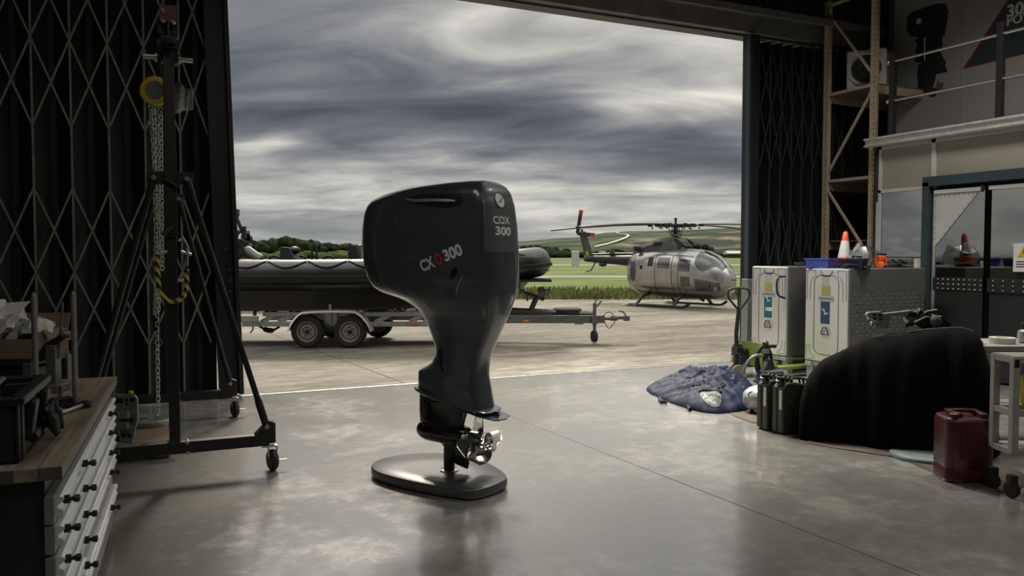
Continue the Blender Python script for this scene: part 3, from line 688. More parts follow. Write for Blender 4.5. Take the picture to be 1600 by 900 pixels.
text('300', .235, fr((-.040, q0.y, q0.z), (0, -1, 0), (0, 0, 1)), 'lettering', 'white_frame', t6, .001, .03)
text('POWER', .165, fr((-.040, q1.y, q1.z), (0, -1, 0), (0, 0, 1)), 'lettering', 'white_frame', t6, .001, .02)
text('MADE IN', .07, fr((-.040, uu(1583, 53).y, uu(1583, 53).z), (0, -1, 0), (0, 0, 1)), 'lettering', 'label_grey', t6, .001, .01) if False else None
# pallet rack
KX = 9.72
def ky(px): return onx(px, 200, KX).y
yf, yr = ky(1365), ky(1292)
t = thing('pallet_rack', 'tall beige pallet rack upright frame with braces and shelf beams beside the office', 'rack', (KX, 0, 0))
for yy in (yf, yr):
    a = MB(); a.box((0, yy, 2.75), (.07, .10, 5.5)); po = a.build('post', 'rack', t, bevel=.006)
    a = MB(); k = .2
    while k < 5.4: a.box((-.036, yy-.03, k), (.002, .012, .03)); k += .075
    a.build('slot_row', 'black_paint', po)['kind'] = 'stuff'
def kz(px, py): return onx(px, py, KX).z
zz = [kz(1290, 150), kz(1291, 286), kz(1291, 378)]
hz_ = [kz(1290, 12), kz(1290, 150), kz(1291, 284)]
for z_ in hz_:
    a = MB(); a.box((-.01, (yf+yr)/2, z_), (.03, yr-yf, .045)); a.build('brace', 'rack', t, bevel=.004)
for (p, q) in (((yr, kz(1296, 20)), (yf, kz(1361, 120))), ((yf, kz(1361, 138)), (yr, kz(1291, 278))), ((yr, kz(1292, 292)), (yf+.05, kz(1352, 398))), ((yr, .4), (yf, 1.15))):
    d = Vector((0, q[0]-p[0], q[1]-p[1])); a = MB(); a.box((0, 0, 0), (d.length, .035, .035), fr((-.01, (p[0]+q[0])/2, (p[1]+q[1])/2), d, (1, 0, 0))); a.build('brace', 'rack', t, bevel=.004)
for z_ in zz:
    for yy in (yf, yr):
        a = MB(); a.box((1.4, yy-.0, z_-.06), (2.7, .045, .12)); a.build('beam', 'rack', t, bevel=.005)
    a = MB(); a.box((1.4, (yf+yr)/2, z_+.012), (2.7, yr-yf+.04, .022)); a.build('shelf_board', 'card', t)
# fan box on the rack
fz = zz[0]+.023; fc = (KX+.42, (yf+yr)/2+.05, fz)
t = thing('extractor_fan', 'white boxed extractor fan with round dark opening on the top shelf of the beige rack', 'fan', fc, .6)
a = MB(); a.box((0, 0, .30), (.40, .56, .60)); a.build('housing', 'white_frame', t, bevel=.03)
a = MB(); a.lathe([(.25, 0), (.26, .03), (.22, .05), (.205, .0)], (-.20, 0, .31), (-1, 0, 0), 28); a.build('ring', 'white_frame', t)
a = MB(); a.cyl((-.20, 0, .31), (-.207, 0, .31), .21, n=28); a.build('opening', 'black_paint', t)
a = MB(); a.ball((-.22, 0, .31), (.03, .06, .06), 12)
a.build('motor', 'black_plastic', t)
# ============================================================ OUTBOARD ENGINE ON ITS STAND
EO = onz(702, 735, .075); ERZ = math.radians(125)
eng = thing('outboard_engine', 'large dark navy outboard engine with COX 300 lettering standing on a black display base', 'outboard engine', EO, ERZ)
eng.scale = (.953, .953, .953)
ET = Matrix.Translation(EO) @ Matrix.Rotation(ERZ, 4, 'Z') @ Matrix.Scale(.953, 4); ETI = ET.inverted()
def el(px, py, yy=0.0):
    # photo point -> engine's own (x, z) on its plane y = yy
    o_ = ETI @ EYEV; r = ETI.to_3x3() @ ray(px, py); k = (yy-o_.y)/r.y; p = o_+r*k; return p.x, p.z
LV = [(0.50,-.038,.311,.150),(0.56,-.032,.305,.150),(0.60,-.027,.300,.150),(0.64,-.025,.296,.147),(0.68,-.024,.290,.143),(0.72,-.037,.268,.140),(0.76,-.06,.246,.136),(0.8,-.082,.227,.133),(0.86,-.105,.215,.133),(0.92,-.115,.23,.136),(0.98,-.12,.255,.139),(1.04,-.123,.279,.151),(1.1,-.125,.303,.167),(1.16,-.12,.334,.185),(1.2,-.109,.358,.205),(1.24,-.085,.395,.225),(1.28,-.033,.459,.244),(1.32,.044,.548,.259),(1.36,.079,.586,.275),(1.42,.1,.609,.292),(1.5,.115,.621,.302),(1.6,.125,.625,.315),(1.7,.131,.626,.312),(1.8,.131,.622,.306),(1.9,.128,.607,.298),(1.96,.118,.589,.290),(2.0,.104,.562,.282),(2.03,.073,.524,.270),(2.055,.038,.478,.256),(2.075,-.004,.421,.240),(2.09,-.055,.357,.22),(2.105,-.125,.262,.19),(2.116,-.2,.165,.15),(2.123,-.24,.10,.10),(2.126,-.26,.05,.05)]
S0 = [(-1.0,0),(-.998,.25),(-.985,.50),(-.955,.68),(-.93,.74)]
S1 = [(-.93,.74),(-.80,.855),(-.5,.97),(-.2,1.0),(.1,.99),(.4,.93),(.62,.82),(.80,.66),(.92,.46),(.98,.24),(1.0,0)]
H1 = [(p.x, p.y) for p in cat([(a, b_, 0) for a, b_ in S0], 3)]; NREAR = len(H1)-1
H1 += [(p.x, p.y) for p in cat([(a, b_, 0) for a, b_ in S1], 3)][1:]
OUT = H1+[(a, -b_) for a, b_ in H1[-2:0:-1]]; NO = len(OUT)
def lvl(z):
    i = 0
    while i < len(LV)-2 and LV[i+1][0] < z: i += 1
    P = [Vector(LV[max(0, min(len(LV)-1, i+k))]) for k in (-1, 0, 1, 2)]
    t = (z-P[1][0])/(P[2][0]-P[1][0]); p0, p1, p2, p3 = P
    return .5*((2*p1)+(p2-p0)*t+(2*p0-5*p1+4*p2-p3)*t*t+(3*p1-p0-3*p2+p3)*t**3)
def ering(z):
    _, xc, L, W = lvl(z); R = []
    k = max(0, min(1, (.80-z)/.30))
    leg = max(0, min(1, (1.25-z)/.35))           # the leg is a blunter, slimmer section
    for s_, w_ in OUT:
        x = xc+L*s_; y = W*w_
        if leg > 0: y *= (1-leg)+leg*(.55+.45*(1-max(0, s_)**1.5)) if s_ > 0 else 1
        # pressed shoulder line round the top of the cowl, and the pinched flank under it
        if z > 1.3: y *= 1-.035*max(0, min(1, (z-1.78)/.12))*(1 if abs(s_) < .85 else 0)
        # front wrap: faceted inwards beyond a raked crease
        e = s_-(.55+.35*(z-1.45)/.6)
        if z > 1.25 and e > 0: y *= 1-.22*min(e, .45)
        R.append(Vector((x, y, z+k*(.24*x+.060))))
    return R
zs = [.50+.02*i for i in range(38)]+[1.26+.02*i for i in range(37)]+[1.99,2.0,2.015,2.03,2.045,2.055,2.065,2.075,2.083,2.09,2.098,2.105,2.11,2.116,2.12,2.123,2.126]
zs = sorted(set(round(z, 4) for z in zs))
RG = [ering(z) for z in zs]
cow = MB(); leg = MB(); rear = MB()
ZS = 1.13; ZR = 1.62
def isrear(i): return i < NREAR or i >= NO-NREAR
for k in range(len(zs)-1):
    for i in range(NO):
        j = (i+1) % NO; q = [RG[k][i], RG[k][j], RG[k+1][j], RG[k+1][i]]
        zm = (zs[k]+zs[k+1])/2
        tgt = leg if zm < ZS else (rear if isrear(i) and zm > ZR else cow)
        n = len(tgt.v); tgt.v += q; tgt.f.append((n, n+1, n+2, n+3)); tgt.sm.append(True)
cow.add(RG[-1], [tuple(range(NO))]); leg.add(RG[0], [tuple(range(NO))[::-1]])
def weld(o, ang=32):
    bm = bmesh.new(); bm.from_mesh(o.data); bmesh.ops.remove_doubles(bm, verts=bm.verts, dist=1e-5); bmesh.ops.recalc_face_normals(bm, faces=bm.faces); bm.to_mesh(o.data); bm.free()
    for p in o.data.polygons: p.use_smooth = True
    o.data.set_sharp_from_angle(angle=math.radians(ang)); return o
oc = weld(cow.build('cowling', 'engine', eng)); ol = weld(leg.build('leg_housing', 'engine', eng)); orr = weld(rear.build('rear_cowl_panel', 'engine_satin', eng))
orr['label'] = 'satin rear panel'
# one shell to fit trim and lettering on
sv = [p for r in RG for p in r]; sf = [(k*NO+i, k*NO+(i+1) % NO, (k+1)*NO+(i+1) % NO, (k+1)*NO+i) for k in range(len(RG)-1) for i in range(NO)]
SH = BVHTree.FromPolygons(sv, sf)
oE = ETI @ EYEV
def onshell(px, py, off=.002):
    r = (ETI.to_3x3() @ ray(px, py)).normalized(); h = SH.ray_cast(oE, r)
    if h[0] is None: return None, None
    n = h[1] if h[1].dot(r) < 0 else -h[1]
    return h[0]+n*off, n
def sh(P_, off):
    q = [onshell(x, y, off)[0] for x, y in P_]; return [p for p in q if p is not None]
def drape(o, d, off=.0018):
    # lay flat lettering onto the curved cowl along its own facing direction d
    for v_ in o.data.vertices:
        h = SH.ray_cast(v_.co-d*.5, d)
        if h[0] is not None: v_.co = h[0]-d*off
def decal(s, size, a0, a1, name, m, sx=1.0, fat=.03):
    # baseline runs from photo point a0 towards a1
    p0, n0 = onshell(*a0); p1, n1 = onshell(*a1)
    x = (p1-p0).normalized(); n = ((n0+n1)/2).normalized(); n = (n-x*n.dot(x)).normalized(); y = n.cross(x)
    o = text(s, size, fr(p0+n*.03, x, y, n), name, m, eng, cut=.015, fat=fat, sx=sx); drape(o, -n); return o, x, y, n
def tw(o, x): xs_ = [v_.co.dot(x) for v_ in o.data.vertices]; return max(xs_)-min(xs_)
def word(s, size, a0, a1, name, m, fat=.03):
    o, x, y, n = decal(s, size, a0, a1, name, m, 1.0, fat); p0, _ = onshell(*a0); p1, _ = onshell(*a1); k = (p1-p0).length/tw(o, x)
    bpy.data.objects.remove(o); return decal(s, size, a0, a1, name, m, k, fat)[0]
word('CX', .108, (660, 424.5), (680.5, 415.5), 'lettering', 'white')
word('O', .108, (682.5, 414.5), (693, 410), 'lettering', 'red_letter')['label'] = 'red letter O'
word('300', .110, (696, 408.5), (723.5, 397), 'lettering', 'white', .04)
word('COX', .076, (770.5, 349.5), (796.5, 350.5), 'lettering', 'white', .02)
word('300', .080, (773.5, 366.5), (797.5, 368), 'lettering', 'white', .035)
# round badge
p0, n0 = onshell(780, 313.5)
a = MB(); e1 = n0.orthogonal().normalized(); e2 = n0.cross(e1)
a.rings([[p0+n0*.001+e1*.052*math.cos(t*PI/16)+e2*.052*math.sin(t*PI/16) for t in range(32)], [p0+n0*.005+e1*.050*math.cos(t*PI/16)+e2*.050*math.sin(t*PI/16) for t in range(32)]], True)
bd = a.build('badge', 'white', eng)
zz_ = Vector((0, 0, 1)); zz_ = (zz_-n0*n0.z).normalized(); xx_ = zz_.cross(n0)
a = MB(); a.prism([(-.028, -.012), (.0, -.004), (.022, .022), (.026, .018), (.012, -.012), (-.004, -.018)], .001, fr(p0+n0*.006, xx_, zz_, n0)); a.build('badge_mark', 'teal', bd)
def patch(pts, name, m, off=.002, th=.004, par=eng, sub=6, sharp=30):
    # thin moulded patch following the cowl, outline given by photo points
    P = []
    n_ = len(pts)
    for i in range(n_):
        a_, b2 = Vector(pts[i]+(0,)), Vector(pts[(i+1) % n_]+(0,))
        for k in range(sub): P.append(a_.lerp(b2, k/sub))
    c_ = sum(P, Vector())/len(P)
    rings_ = []
    for f_ in (1.0, .75, .5, .25, .04):
        r_ = []
        for p_ in P:
            q = c_.lerp(p_, f_); s_, nn_ = onshell(q.x, q.y, off+th*(0 if f_ == 1 else 1)); r_.append(s_)
        if any(x is None for x in r_): continue
        rings_.append(r_)
    a = MB(); a.rings(rings_, True); return a.build(name, m, par, sharp=sharp)
# air intake: dark mesh recess, bright bar, lip
pi_ = patch([(637,308),(660,303.5),(700,303),(722,308),(723,318),(700,326),(676,323),(645,318)], 'air_intake', 'black_plastic', .0008, .0012)
a = MB()
for px in range(668, 722, 4):
    for py in range(304, 324, 4):
        q, nn_ = onshell(px+(2 if (py//4) % 2 else 0), py, .003)
        if q: a.ball(q, .0055, 6)
a.build('intake_mesh', 'black_gloss', pi_)
pts = sh(((636,311.5),(648,314),(664,313.4),(684,313),(700,313.6),(712,314)), .008)
a = MB(); a.tube(pts, [.006]+[.012]*(len(pts)-2)+[.006], 10); a.build('intake_bar', 'alu', pi_)
for P_ in ([(650,295.5),(680,294),(705,294.5),(728,297)], [(640,322),(655,327),(675,328),(690,325)], [(598,300),(604,318),(618,345),(624,360)]):
    q = sh(P_, .0005)
    if len(q) > 2: a = MB(); a.tube(cat(q, 4), .0028, 6); a.build('crease_trim', 'red' if P_[0][0] == 598 and False else 'engine', eng)
q = sh(((601,301),(608,320),(617,342),(626,360)), .0003)
a = MB(); a.tube(cat(q, 4), .0016, 6); a.build('red_pinstripe', 'red', eng)
q = sh(((572,395),(580,420),(592,440),(606,455),(622,466)), .0006)
if len(q) > 2: a = MB(); a.tube(cat(q, 4), .003, 6); a.build('front_seam', 'black_gloss', eng)
# lift recess and small louvres on the flank
patch([(703,437),(706,421),(712,417),(715,419),(713,432),(708,438)], 'flank_recess', 'black_gloss', .0008, .001)
q = sh(((712,461),(715,448),(719,438),(723,430)), .0015)
a = MB(); a.tube(cat(q, 3), .0035, 6); a.build('flank_trim', 'zinc', eng)
for i in range(4):
    q = sh(((694+i*2,447+5*i),(704+i*2,446+5*i),(712+i,441+5*i)), .0004)
    a = MB(); a.tube(cat(q, 3), .0018, 6); a.build('flank_louvre', 'black_gloss', eng)
q = sh(((687,545),(690,565),(692,580)), .0004)
a = MB(); a.tube(cat(q, 3), [.012]*6+[.004], 8); a.build('water_outlet', 'black_gloss', eng)
# anti-ventilation plate
def tilt(x, z): return z+.068+.19*x
a = MB(); poly = []
for s_, w_ in OUT: poly.append((-.055+.345*s_, .155*min(1, w_*1.05)))
R = [[Vector((x*k_, y*k_, tilt(x, z_))) for x, y in poly] for z_, k_ in ((.495, .97), (.490, 1.0), (.482, 1.0), (.476, .97))]
a.rings(R, True, None, False); a.build('splash_plate', 'engine', eng)
a = MB(); R = []
for z_, k_ in ((.462, 1.0), (.454, 1.0)):
    R.append([Vector((x, y, tilt(x, z_))) for x, y in [(.27, .03), (.2, .07), (0, .10), (-.2, .13), (-.34, .14), (-.46, .11), (-.49, 0), (-.46, -.11), (-.34, -.14), (-.2, -.13), (0, -.10), (.2, -.07), (.27, -.03)]])
a.rings(R, True, None, False); a.build('anti_ventilation_plate', 'engine', eng, bevel=.002)
a = MB(); a.prism([(-.33, 0), (-.43, 0), (-.43, -.075), (-.415, -.07)], .02, fr((0, .01, .485), (1, 0, 0), (0, 0, 1))); a.build('trim_tab', 'engine', eng, bevel=.003)
# gearcase
a = MB(); R = []
for zz2, xf, xr, hw in ((.50,.265,-.20,.090),(.46,.268,-.185,.080),(.42,.268,-.165,.070),(.36,.27,-.145,.062),(.30,.27,-.13,.062),(.25,.265,-.12,.068),(.14,.25,-.118,.06)):
    ring = []
    for i in range(28):
        t_ = 2*PI*i/28; c_ = math.cos(t_); x = xr+(xf-xr)*(.5+.5*c_); y = hw*math.sin(t_)*(1 if c_ < 0 else (1-.35*c_)); ring.append(Vector((x, y, tilt(x, zz2))))
    R.append(ring)
a.rings(R, True); g = a.build('gearcase', 'black_gloss', eng)
a = MB(); R = []
for x, r_ in ((.286,.004),(.282,.024),(.268,.044),(.24,.062),(.19,.075),(.11,.080),(0,.081),(-.08,.078),(-.12,.074),(-.165,.062)):
    R.append([Vector((x, r_*math.cos(2*PI*i/24), .278+.03*x+r_*1.05*math.sin(2*PI*i/24))) for i in range(24)])
a.rings(R, True); a.build('torpedo', 'black_gloss', eng)
a = MB(); R = []
for x0, x1, z_, h_ in ((.14,-.12,.23,.028),(.08,-.13,.20,.018),(.02,-.15,.145,.014),(-.03,-.178,.085,.011),(-.055,-.172,.055,.009),(-.15,-.165,.034,.005)):
    R.append([Vector((x0, 0, z_)), Vector(((x0+x1)/2, h_, z_)), Vector((x1, 0, z_)), Vector(((x0+x1)/2, -h_, z_))])
a.rings(R, True); a.build('skeg', 'black_gloss', eng, sharp=70)
a = MB(); a.ball((.17, .066, .46), (.022, .008, .065), 12); a.ball((.17, .062, .38), (.018, .008, .02), 12); a.build('water_intake', 'black_plastic', g)
a = MB()
for x in (.12, .0): a.box((x, .098, .528+.10*x), (.06, .02, .018))
a.box((-.02, .090, .52), (.26, .02, .012)); a.build('bracket', 'black_gloss', eng, bevel=.004)
# propeller
pz = .262; a = MB(); a.lathe([(.030, 0), (.056, .004), (.060, .02), (.058, .10), (.062, .15), (.066, .155), (.058, .160), (.050, .150), (.048, .12)], (-.185, 0, pz), (-1, 0, -.03), 32)
pr_ = a.build('propeller_hub', 'chrome', eng)
a = MB(); a.lathe([(.0, 0), (.045, 0), (.045, .01), (.020, .012), (.018, .04), (.006, .05)], (-.30, 0, pz), (-1, 0, 0), 16); a.build('propeller_nut', 'zinc', pr_)
for k in range(3):
    th = 2*PI*k/3+math.radians(76); R = []
    for i in range(9):
        s_ = i/8; r_ = .045+.168*s_; ch = .100*math.sin(PI*(.20+.68*s_))**.7*(1.35 if s_ < .95 else .8)
        if s_ == 1: ch *= .35
        row = []
        for j in range(9):
            q = j/8*2-1; ang = th+q*ch/r_*.80+.30*s_; xo = -.255+q*ch*.75-.035*s_+.022*q*q*s_
            row.append(Vector((xo, r_*math.cos(ang), pz+r_*math.sin(ang))))
        R.append(row)
    T1 = R; T2 = [[p+Vector((-.0045, 0, 0)) for p in row] for row in R]
    a = MB(); a.rings([t1+t2[::-1] for t1, t2 in zip(T1, T2)], True); a.build('propeller_blade', 'chrome', eng, sharp=60)
# display stand
top_px = [(580,727),(586,720),(605,713.5),(640,708.5),(675,707),(712,709),(745,716),(770,726),(787,737),(792.5,745),(789,750),(766,759),(745,764.5),(736,765.5),(715,764),(675,758),(635,750),(600,741),(584,734)]
EO0 = Vector((EO.x, EO.y, 0)); STI = (Matrix.Translation(EO0) @ Matrix.Rotation(ERZ, 4, 'Z')).inverted()
st = thing('display_stand', 'flat rounded satin black display base with short post under the outboard engine', 'stand', EO0, ERZ)
pts = []
for q in top_px:
    p = STI @ onz(q[0], q[1], .075); p.z = 0; pts.append(p)
pts = cat([(p.x, p.y, 0) for p in pts], 5, True)
c_ = sum(pts, Vector())/len(pts)
R = []
for z_, k_ in ((.006, .93), (.012, .985), (.03, 1.0), (.060, 1.0), (.070, .992), (.075, .975), (.0752, .5)): R.append([c_+(p-c_)*k_+Vector((0, 0, z_)) for p in pts])
a = MB(); a.rings(R, True); a.build('base_plate', 'plate', st, sharp=50)
a = MB(); R = [[c_+(p-c_)*k_+Vector((0, 0, z_)) for p in pts] for z_, k_ in ((0, .90), (.008, .90))]; a.rings(R, True); a.build('foot', 'rubber', st)
a = MB(); a.lathe([(.06, 0), (.066, .003), (.066, .010), (.048, .013), (.046, .013)], (0, 0, .075), (0, 0, 1), 28); a.build('flange', 'chrome', st)
a = MB(); a.cyl((0, 0, .085), (0, 0, .28), .040, n=24); a.build('post', 'black_gloss', st)

# ============================================================ BOAT AND TRAILER (local x = to the right, y = away)
TD = 13.8; TP = FH*TD; S_ = FOC/TD
def bx(px, y=0): return (px-800)/FOC*(TD+y)
def bz(py, y=0): return EYE-(py-398)/FOC*(TD+y)
tr = thing('boat_trailer', 'galvanised twin-axle boat trailer carrying the black inflatable boat', 'trailer', TP, -YAW)
def T_(name, m, fn, par=tr, **kw): a = MB(); fn(a); return a.build(name, m, par, **kw)
zU0, zU1 = bz(498), bz(487.5); zL0, zL1 = bz(512), bz(504)
for yy in (.18, 1.55):
    xe = bx(700, yy)
    T_('side_rail', 'galv', lambda a: (a.box(((bx(405)+xe)/2, yy, bz(492)), (xe-bx(405), .06, .075))), bevel=.006)
    T_('lower_rail', 'galv', lambda a: (a.box(((bx(372)+xe)/2, yy, bz(508)), (xe-bx(372), .06, .085))), bevel=.006)
    for px in (404, 432, 586, 640, 662):
        p0 = Vector((bx(px), yy, bz(504))); p1 = Vector((bx(px+17), yy, bz(495))); d = p1-p0
        T_('gusset', 'galv', lambda a: a.box((0, 0, 0), (d.length*1.3, .035, .08), fr((p0+p1)/2, d, (0, 1, 0))), bevel=.004)
# drawbar to the right: converging to the coupling
ends = (bx(935, .7), .85, bz(495, .7))
for yy in (.18, 1.55):
    p0 = Vector((bx(690, yy), yy, bz(500))); p1 = Vector((bx(945, .8), .80 if yy < 1 else .95, bz(499, .8))); d = p1-p0
    T_('drawbar', 'galv_dark', lambda a: a.box((0, 0, 0), (d.length, .06, .14), fr((p0+p1)/2, d, (0, 1, 0))), bevel=.006)
T_('upper_drawbar', 'galv_dark', lambda a: a.tube([(bx(770, .8), .86, bz(483, .8)), (bx(930, .8), .86, bz(491, .8))], .045, 4), bevel=.004)
T_('drawbar_block', 'galv', lambda a: (a.box((bx(905, .8), .80, bz(503, .8)), (.16, .10, .09)), a.box((bx(925, .8), .86, bz(497, .8)), (.35, .08, .09))), bevel=.006)
T_('coupling', 'galv_dark', lambda a: (a.tube([(bx(940, .8), .86, bz(498, .8)), (bx(958, .8), .86, bz(498, .8))], .035), a.lathe([(.05, 0), (.058, .02), (.045, .05), (.058, .07), (.045, .10), (.05, .13)], (bx(955, .8), .86, bz(497.5, .8)), (1, 0, 0), 14), a.box((bx(974, .8), .86, bz(497, .8)), (.16, .07, .06)), a.box((bx(980, .8), .86, bz(498, .8)), (.11, .09, .09)), a.tube([(bx(980, .8), .86, bz(495, .8)), (bx(975, .8), .86, bz(488, .8)), (bx(968, .8), .86, bz(486, .8))], .015)), bevel=.004)
T_('safety_cable', 'rubber', lambda a: a.tube(cat([(bx(945, .8), .80, bz(503, .8)), (bx(951, .8), .80, bz(513, .8)), (bx(958, .8), .80, bz(508, .8)), (bx(962, .8), .80, bz(500, .8))], 5), .008, 6))
T_('breakaway_cable', 'rubber', lambda a: a.tube(cat([(bx(944, .8), .84, bz(493, .8)), (bx(952, .8), .84, bz(488, .8)), (bx(960, .8), .84, bz(493, .8))], 5), .008, 6))
# jockey wheel
def jock(a):
    x = bx(929.5, .7); y = .72
    a.cyl((x, y, bz(526, .7)), (x, y, bz(474, .7)), .030); a.tube([(x, y, bz(474, .7)), (x+.04, y, bz(468, .7)), (x+.11, y, bz(459, .7)), (x+.11, y, bz(453, .7))], .013); a.tube([(x+.02, y-.05, bz(480, .7)), (x+.12, y-.05, bz(470, .7))], .018)
    a.box((x, y, bz(500, .7)), (.10, .10, .16)); a.box((x, y, bz(527, .7)), (.05, .09, .10))
jw = T_('jockey_stand', 'galv_dark', jock, bevel=.003)
def jw2(a): x = bx(929, .7); a.lathe([(.05, -.035), (.105, -.03), (.115, 0), (.105, .03), (.05, .035)], (x, .72, .115), (1, .35, 0), 20)
T_('jockey_wheel', 'tyre', jw2, jw)
# wheels
def wheel(cx, cy, face=-1):
    R_ = .275
    w_ = T_('wheel', 'tyre', lambda a: a.lathe([(.168, -.05), (.17, -.085), (.20, -.092), (.245, -.092), (.268, -.075), (.275, -.05), (.275, .05), (.268, .075), (.245, .092), (.20, .092), (.17, .085), (.168, .05)], (cx, cy, R_), (0, 1, 0), 40, None, False))
    def treads(a):
        for k in range(40):
            t_ = 2*PI*k/40
            for yy in (-.055, .0, .055): a.box((cx+.274*math.cos(t_), cy+yy, R_+.274*math.sin(t_)), (.010, .045, .030), None, 0, -t_)
    T_('tread', 'tyre', treads, w_)
    T_('rim', 'zinc_rim', lambda a: a.lathe([(.172, -.083), (.176, -.088), (.166, -.086), (.156, -.035), (.138, -.02), (.132, -.022), (.118, -.062), (.098, -.066), (.085, -.045), (.06, -.040), (.001, -.045)], (cx, cy, R_), (0, 1, 0), 36, None, False), w_)
    T_('hub', 'black_paint', lambda a: a.lathe([(.042, -.045), (.042, -.075), (.030, -.085), (.001, -.086)], (cx, cy, R_), (0, 1, 0), 20), w_)
    def holes(a):
        for k in range(5):
            t_ = 2*PI*k/5+.5; a.cyl((cx+.078*math.cos(t_), cy-.048, R_+.078*math.sin(t_)), (cx+.078*math.cos(t_), cy-.064, R_+.078*math.sin(t_)), .011, n=8)
    T_('wheel_nuts', 'black_paint', holes, w_)
M['zinc_rim'] = mat('painted_rim', (.36, .35, .31), .42, .4, .1, 12)
for px in (480.5, 547): wheel(bx(px), 0)
for px in (517, 590): wheel(bx(px, 1.7), 1.75)
for px in (480.5, 547): T_('axle', 'galv_dark', lambda a: a.cyl((bx(px), .1, .275), (bx(px), 1.65, .275), .03))
T_('axle_bracket', 'galv', lambda a: (a.box((bx(514), .12, .50), (.22, .05, .22)), a.box((bx(514), .08, .56), (.04, .05, .36))), bevel=.004)
def guard(a):
    P_ = [(450, 517), (455, 506), (462, 496), (470, 489), (480, 486.5), (514, 485), (552, 485.5), (562, 489), (571, 497), (578, 507), (582, 517)]
    P_ = cat([(bx(x), 0, bz(y)) for x, y in P_], 4)
    n_ = len(P_); R = []
    for i, p in enumerate(P_):
        d = (P_[min(i+1, n_-1)]-P_[max(i-1, 0)]).normalized(); nrm = Vector((-d.z, 0, d.x))
        R.append([p+Vector((0, -.13, 0))-nrm*.03, p+Vector((0, -.12, 0)), p+nrm*.018, p+Vector((0, .12, 0)), p+Vector((0, .13, 0))-nrm*.03, p+Vector((0, .10, 0))-nrm*.010, p-nrm*.004, p+Vector((0, -.10, 0))-nrm*.010])
    a.rings(R, True)
T_('mudguard', 'alu', guard, sharp=50)
rollers = [(382.5, 483, 4), (394, 483.5, 5), (411, 484, 5.2), (423, 484, 5.2), (449, 484.5, 4.6), (461, 484.5, 4.8), (615, 483.5, 4.8), (627, 483, 5.2), (652, 482, 5)]
for px, py, r_ in rollers:
    rr_ = r_/S_; q = T_('keel_roller', 'rubber', lambda a: a.lathe([(.6*rr_, -.06), (rr_, -.055), (rr_*1.0, .055), (.6*rr_, .06)], (bx(px), .22, bz(py)), (0, 1, 0), 20))
    T_('roller_cap', 'zinc', lambda a: a.lathe([(rr_*.55, -.005), (rr_*.5, -.02), (.001, -.022)], (bx(px), .16, bz(py)), (0, 1, 0), 14), q)
for px0, px1 in ((380, 398), (408, 427), (446, 465), (611, 632)):
    T_('roller_arm', 'galv_dark', lambda a: (a.box(((bx(px0)+bx(px1))/2, .30, bz(483)), (bx(px1)-bx(px0), .05, .05)), a.box(((bx(px0)+bx(px1))/2, .28, bz(489)), (.05, .05, .14))), bevel=.004)
T_('light_bar', 'galv', lambda a: (a.box((bx(383), .02, bz(499)), (.42, .05, .10)), a.tube([(bx(392), 0, bz(500)), (bx(394), 0, bz(515)), (bx(390), 0, bz(520))], .018)), bevel=.006)
T_('hanging_strap', 'rubber', lambda a: a.tube(cat([(bx(395), .3, bz(512)), (bx(404), .3, bz(517)), (bx(416), .3, bz(519)), (bx(428), .3, bz(513))], 4), [.02]*4+[.045]*5+[.02]*4, 8))
for px, py, y_ in ((646.5, 506.5, .12), (822, 502, .45)):
    T_('side_marker', 'amber', lambda a: a.box((bx(px, y_), y_, bz(py, y_)), (.11, .04, .05)), bevel=.012)
T_('spare_wheel', 'tyre', lambda a: a.lathe([(.12, -.07), (.24, -.08), (.268, -.06), (.275, 0), (.268, .06), (.24, .08), (.12, .07)], (bx(887, .9), 1.0, bz(489, .9)), (0, 0, 1), 36))
def winch(a):
    y_ = .86
    a.tube([(bx(829, .9), y_, bz(486, .9)), (bx(838, .9), y_, bz(465, .9))], .05, 4); a.tube([(bx(820, .9), y_, bz(457, .9)), (bx(850, .9), y_, bz(468, .9))], .035, 4)
    a.box((bx(846, .9), y_, bz(458, .9)), (.14, .13, .14)); a.lathe([(.0, -.06), (.075, -.06), (.075, .06), (0, .06)], (bx(846, .9), y_, bz(454, .9)), (0, 1, 0), 16)
    a.tube([(bx(848, .9), y_-.1, bz(455, .9)), (bx(858, .9), y_-.1, bz(451, .9)), (bx(860, .9), y_-.1, bz(448, .9))], .012); a.tube([(bx(855, .9), y_, bz(462, .9)), (bx(860, .9), y_, bz(448, .9))], .018)
    a.box((bx(816, .9), y_, bz(455, .9)), (.10, .16, .08)); a.tube([(bx(823, .9), y_-.05, bz(455, .9)), (bx(824, .9), y_-.05, bz(470, .9))], .02)
T_('winch_post', 'galv_dark', winch, bevel=.004)

bt = thing('inflatable_boat', 'long black rigid inflatable boat lying on the galvanised trailer', 'boat', TP, -YAW)
tubeP = [(-6.4, .12, 1.24), (-5.2, .12, 1.24), (-4, .12, 1.24), (-3, .12, 1.245), (-2.2, .13, 1.26), (-1.4, .17, 1.29), (-.7, .26, 1.34), (-.1, .42, 1.40), (.25, .60, 1.44), (.42, .84, 1.46), (.44, 1.0, 1.465)]
TC = [Vector(p) for p in cat(tubeP, 4)]
full = TC+[Vector((p.x, 2.0-p.y, p.z)) for p in TC[-2::-1]]
a = MB(); rads = []
for p in full: rads.append(.275)
a.tube(full, rads, 24); a.build('buoyancy_tube', 'rubber_boat', bt)
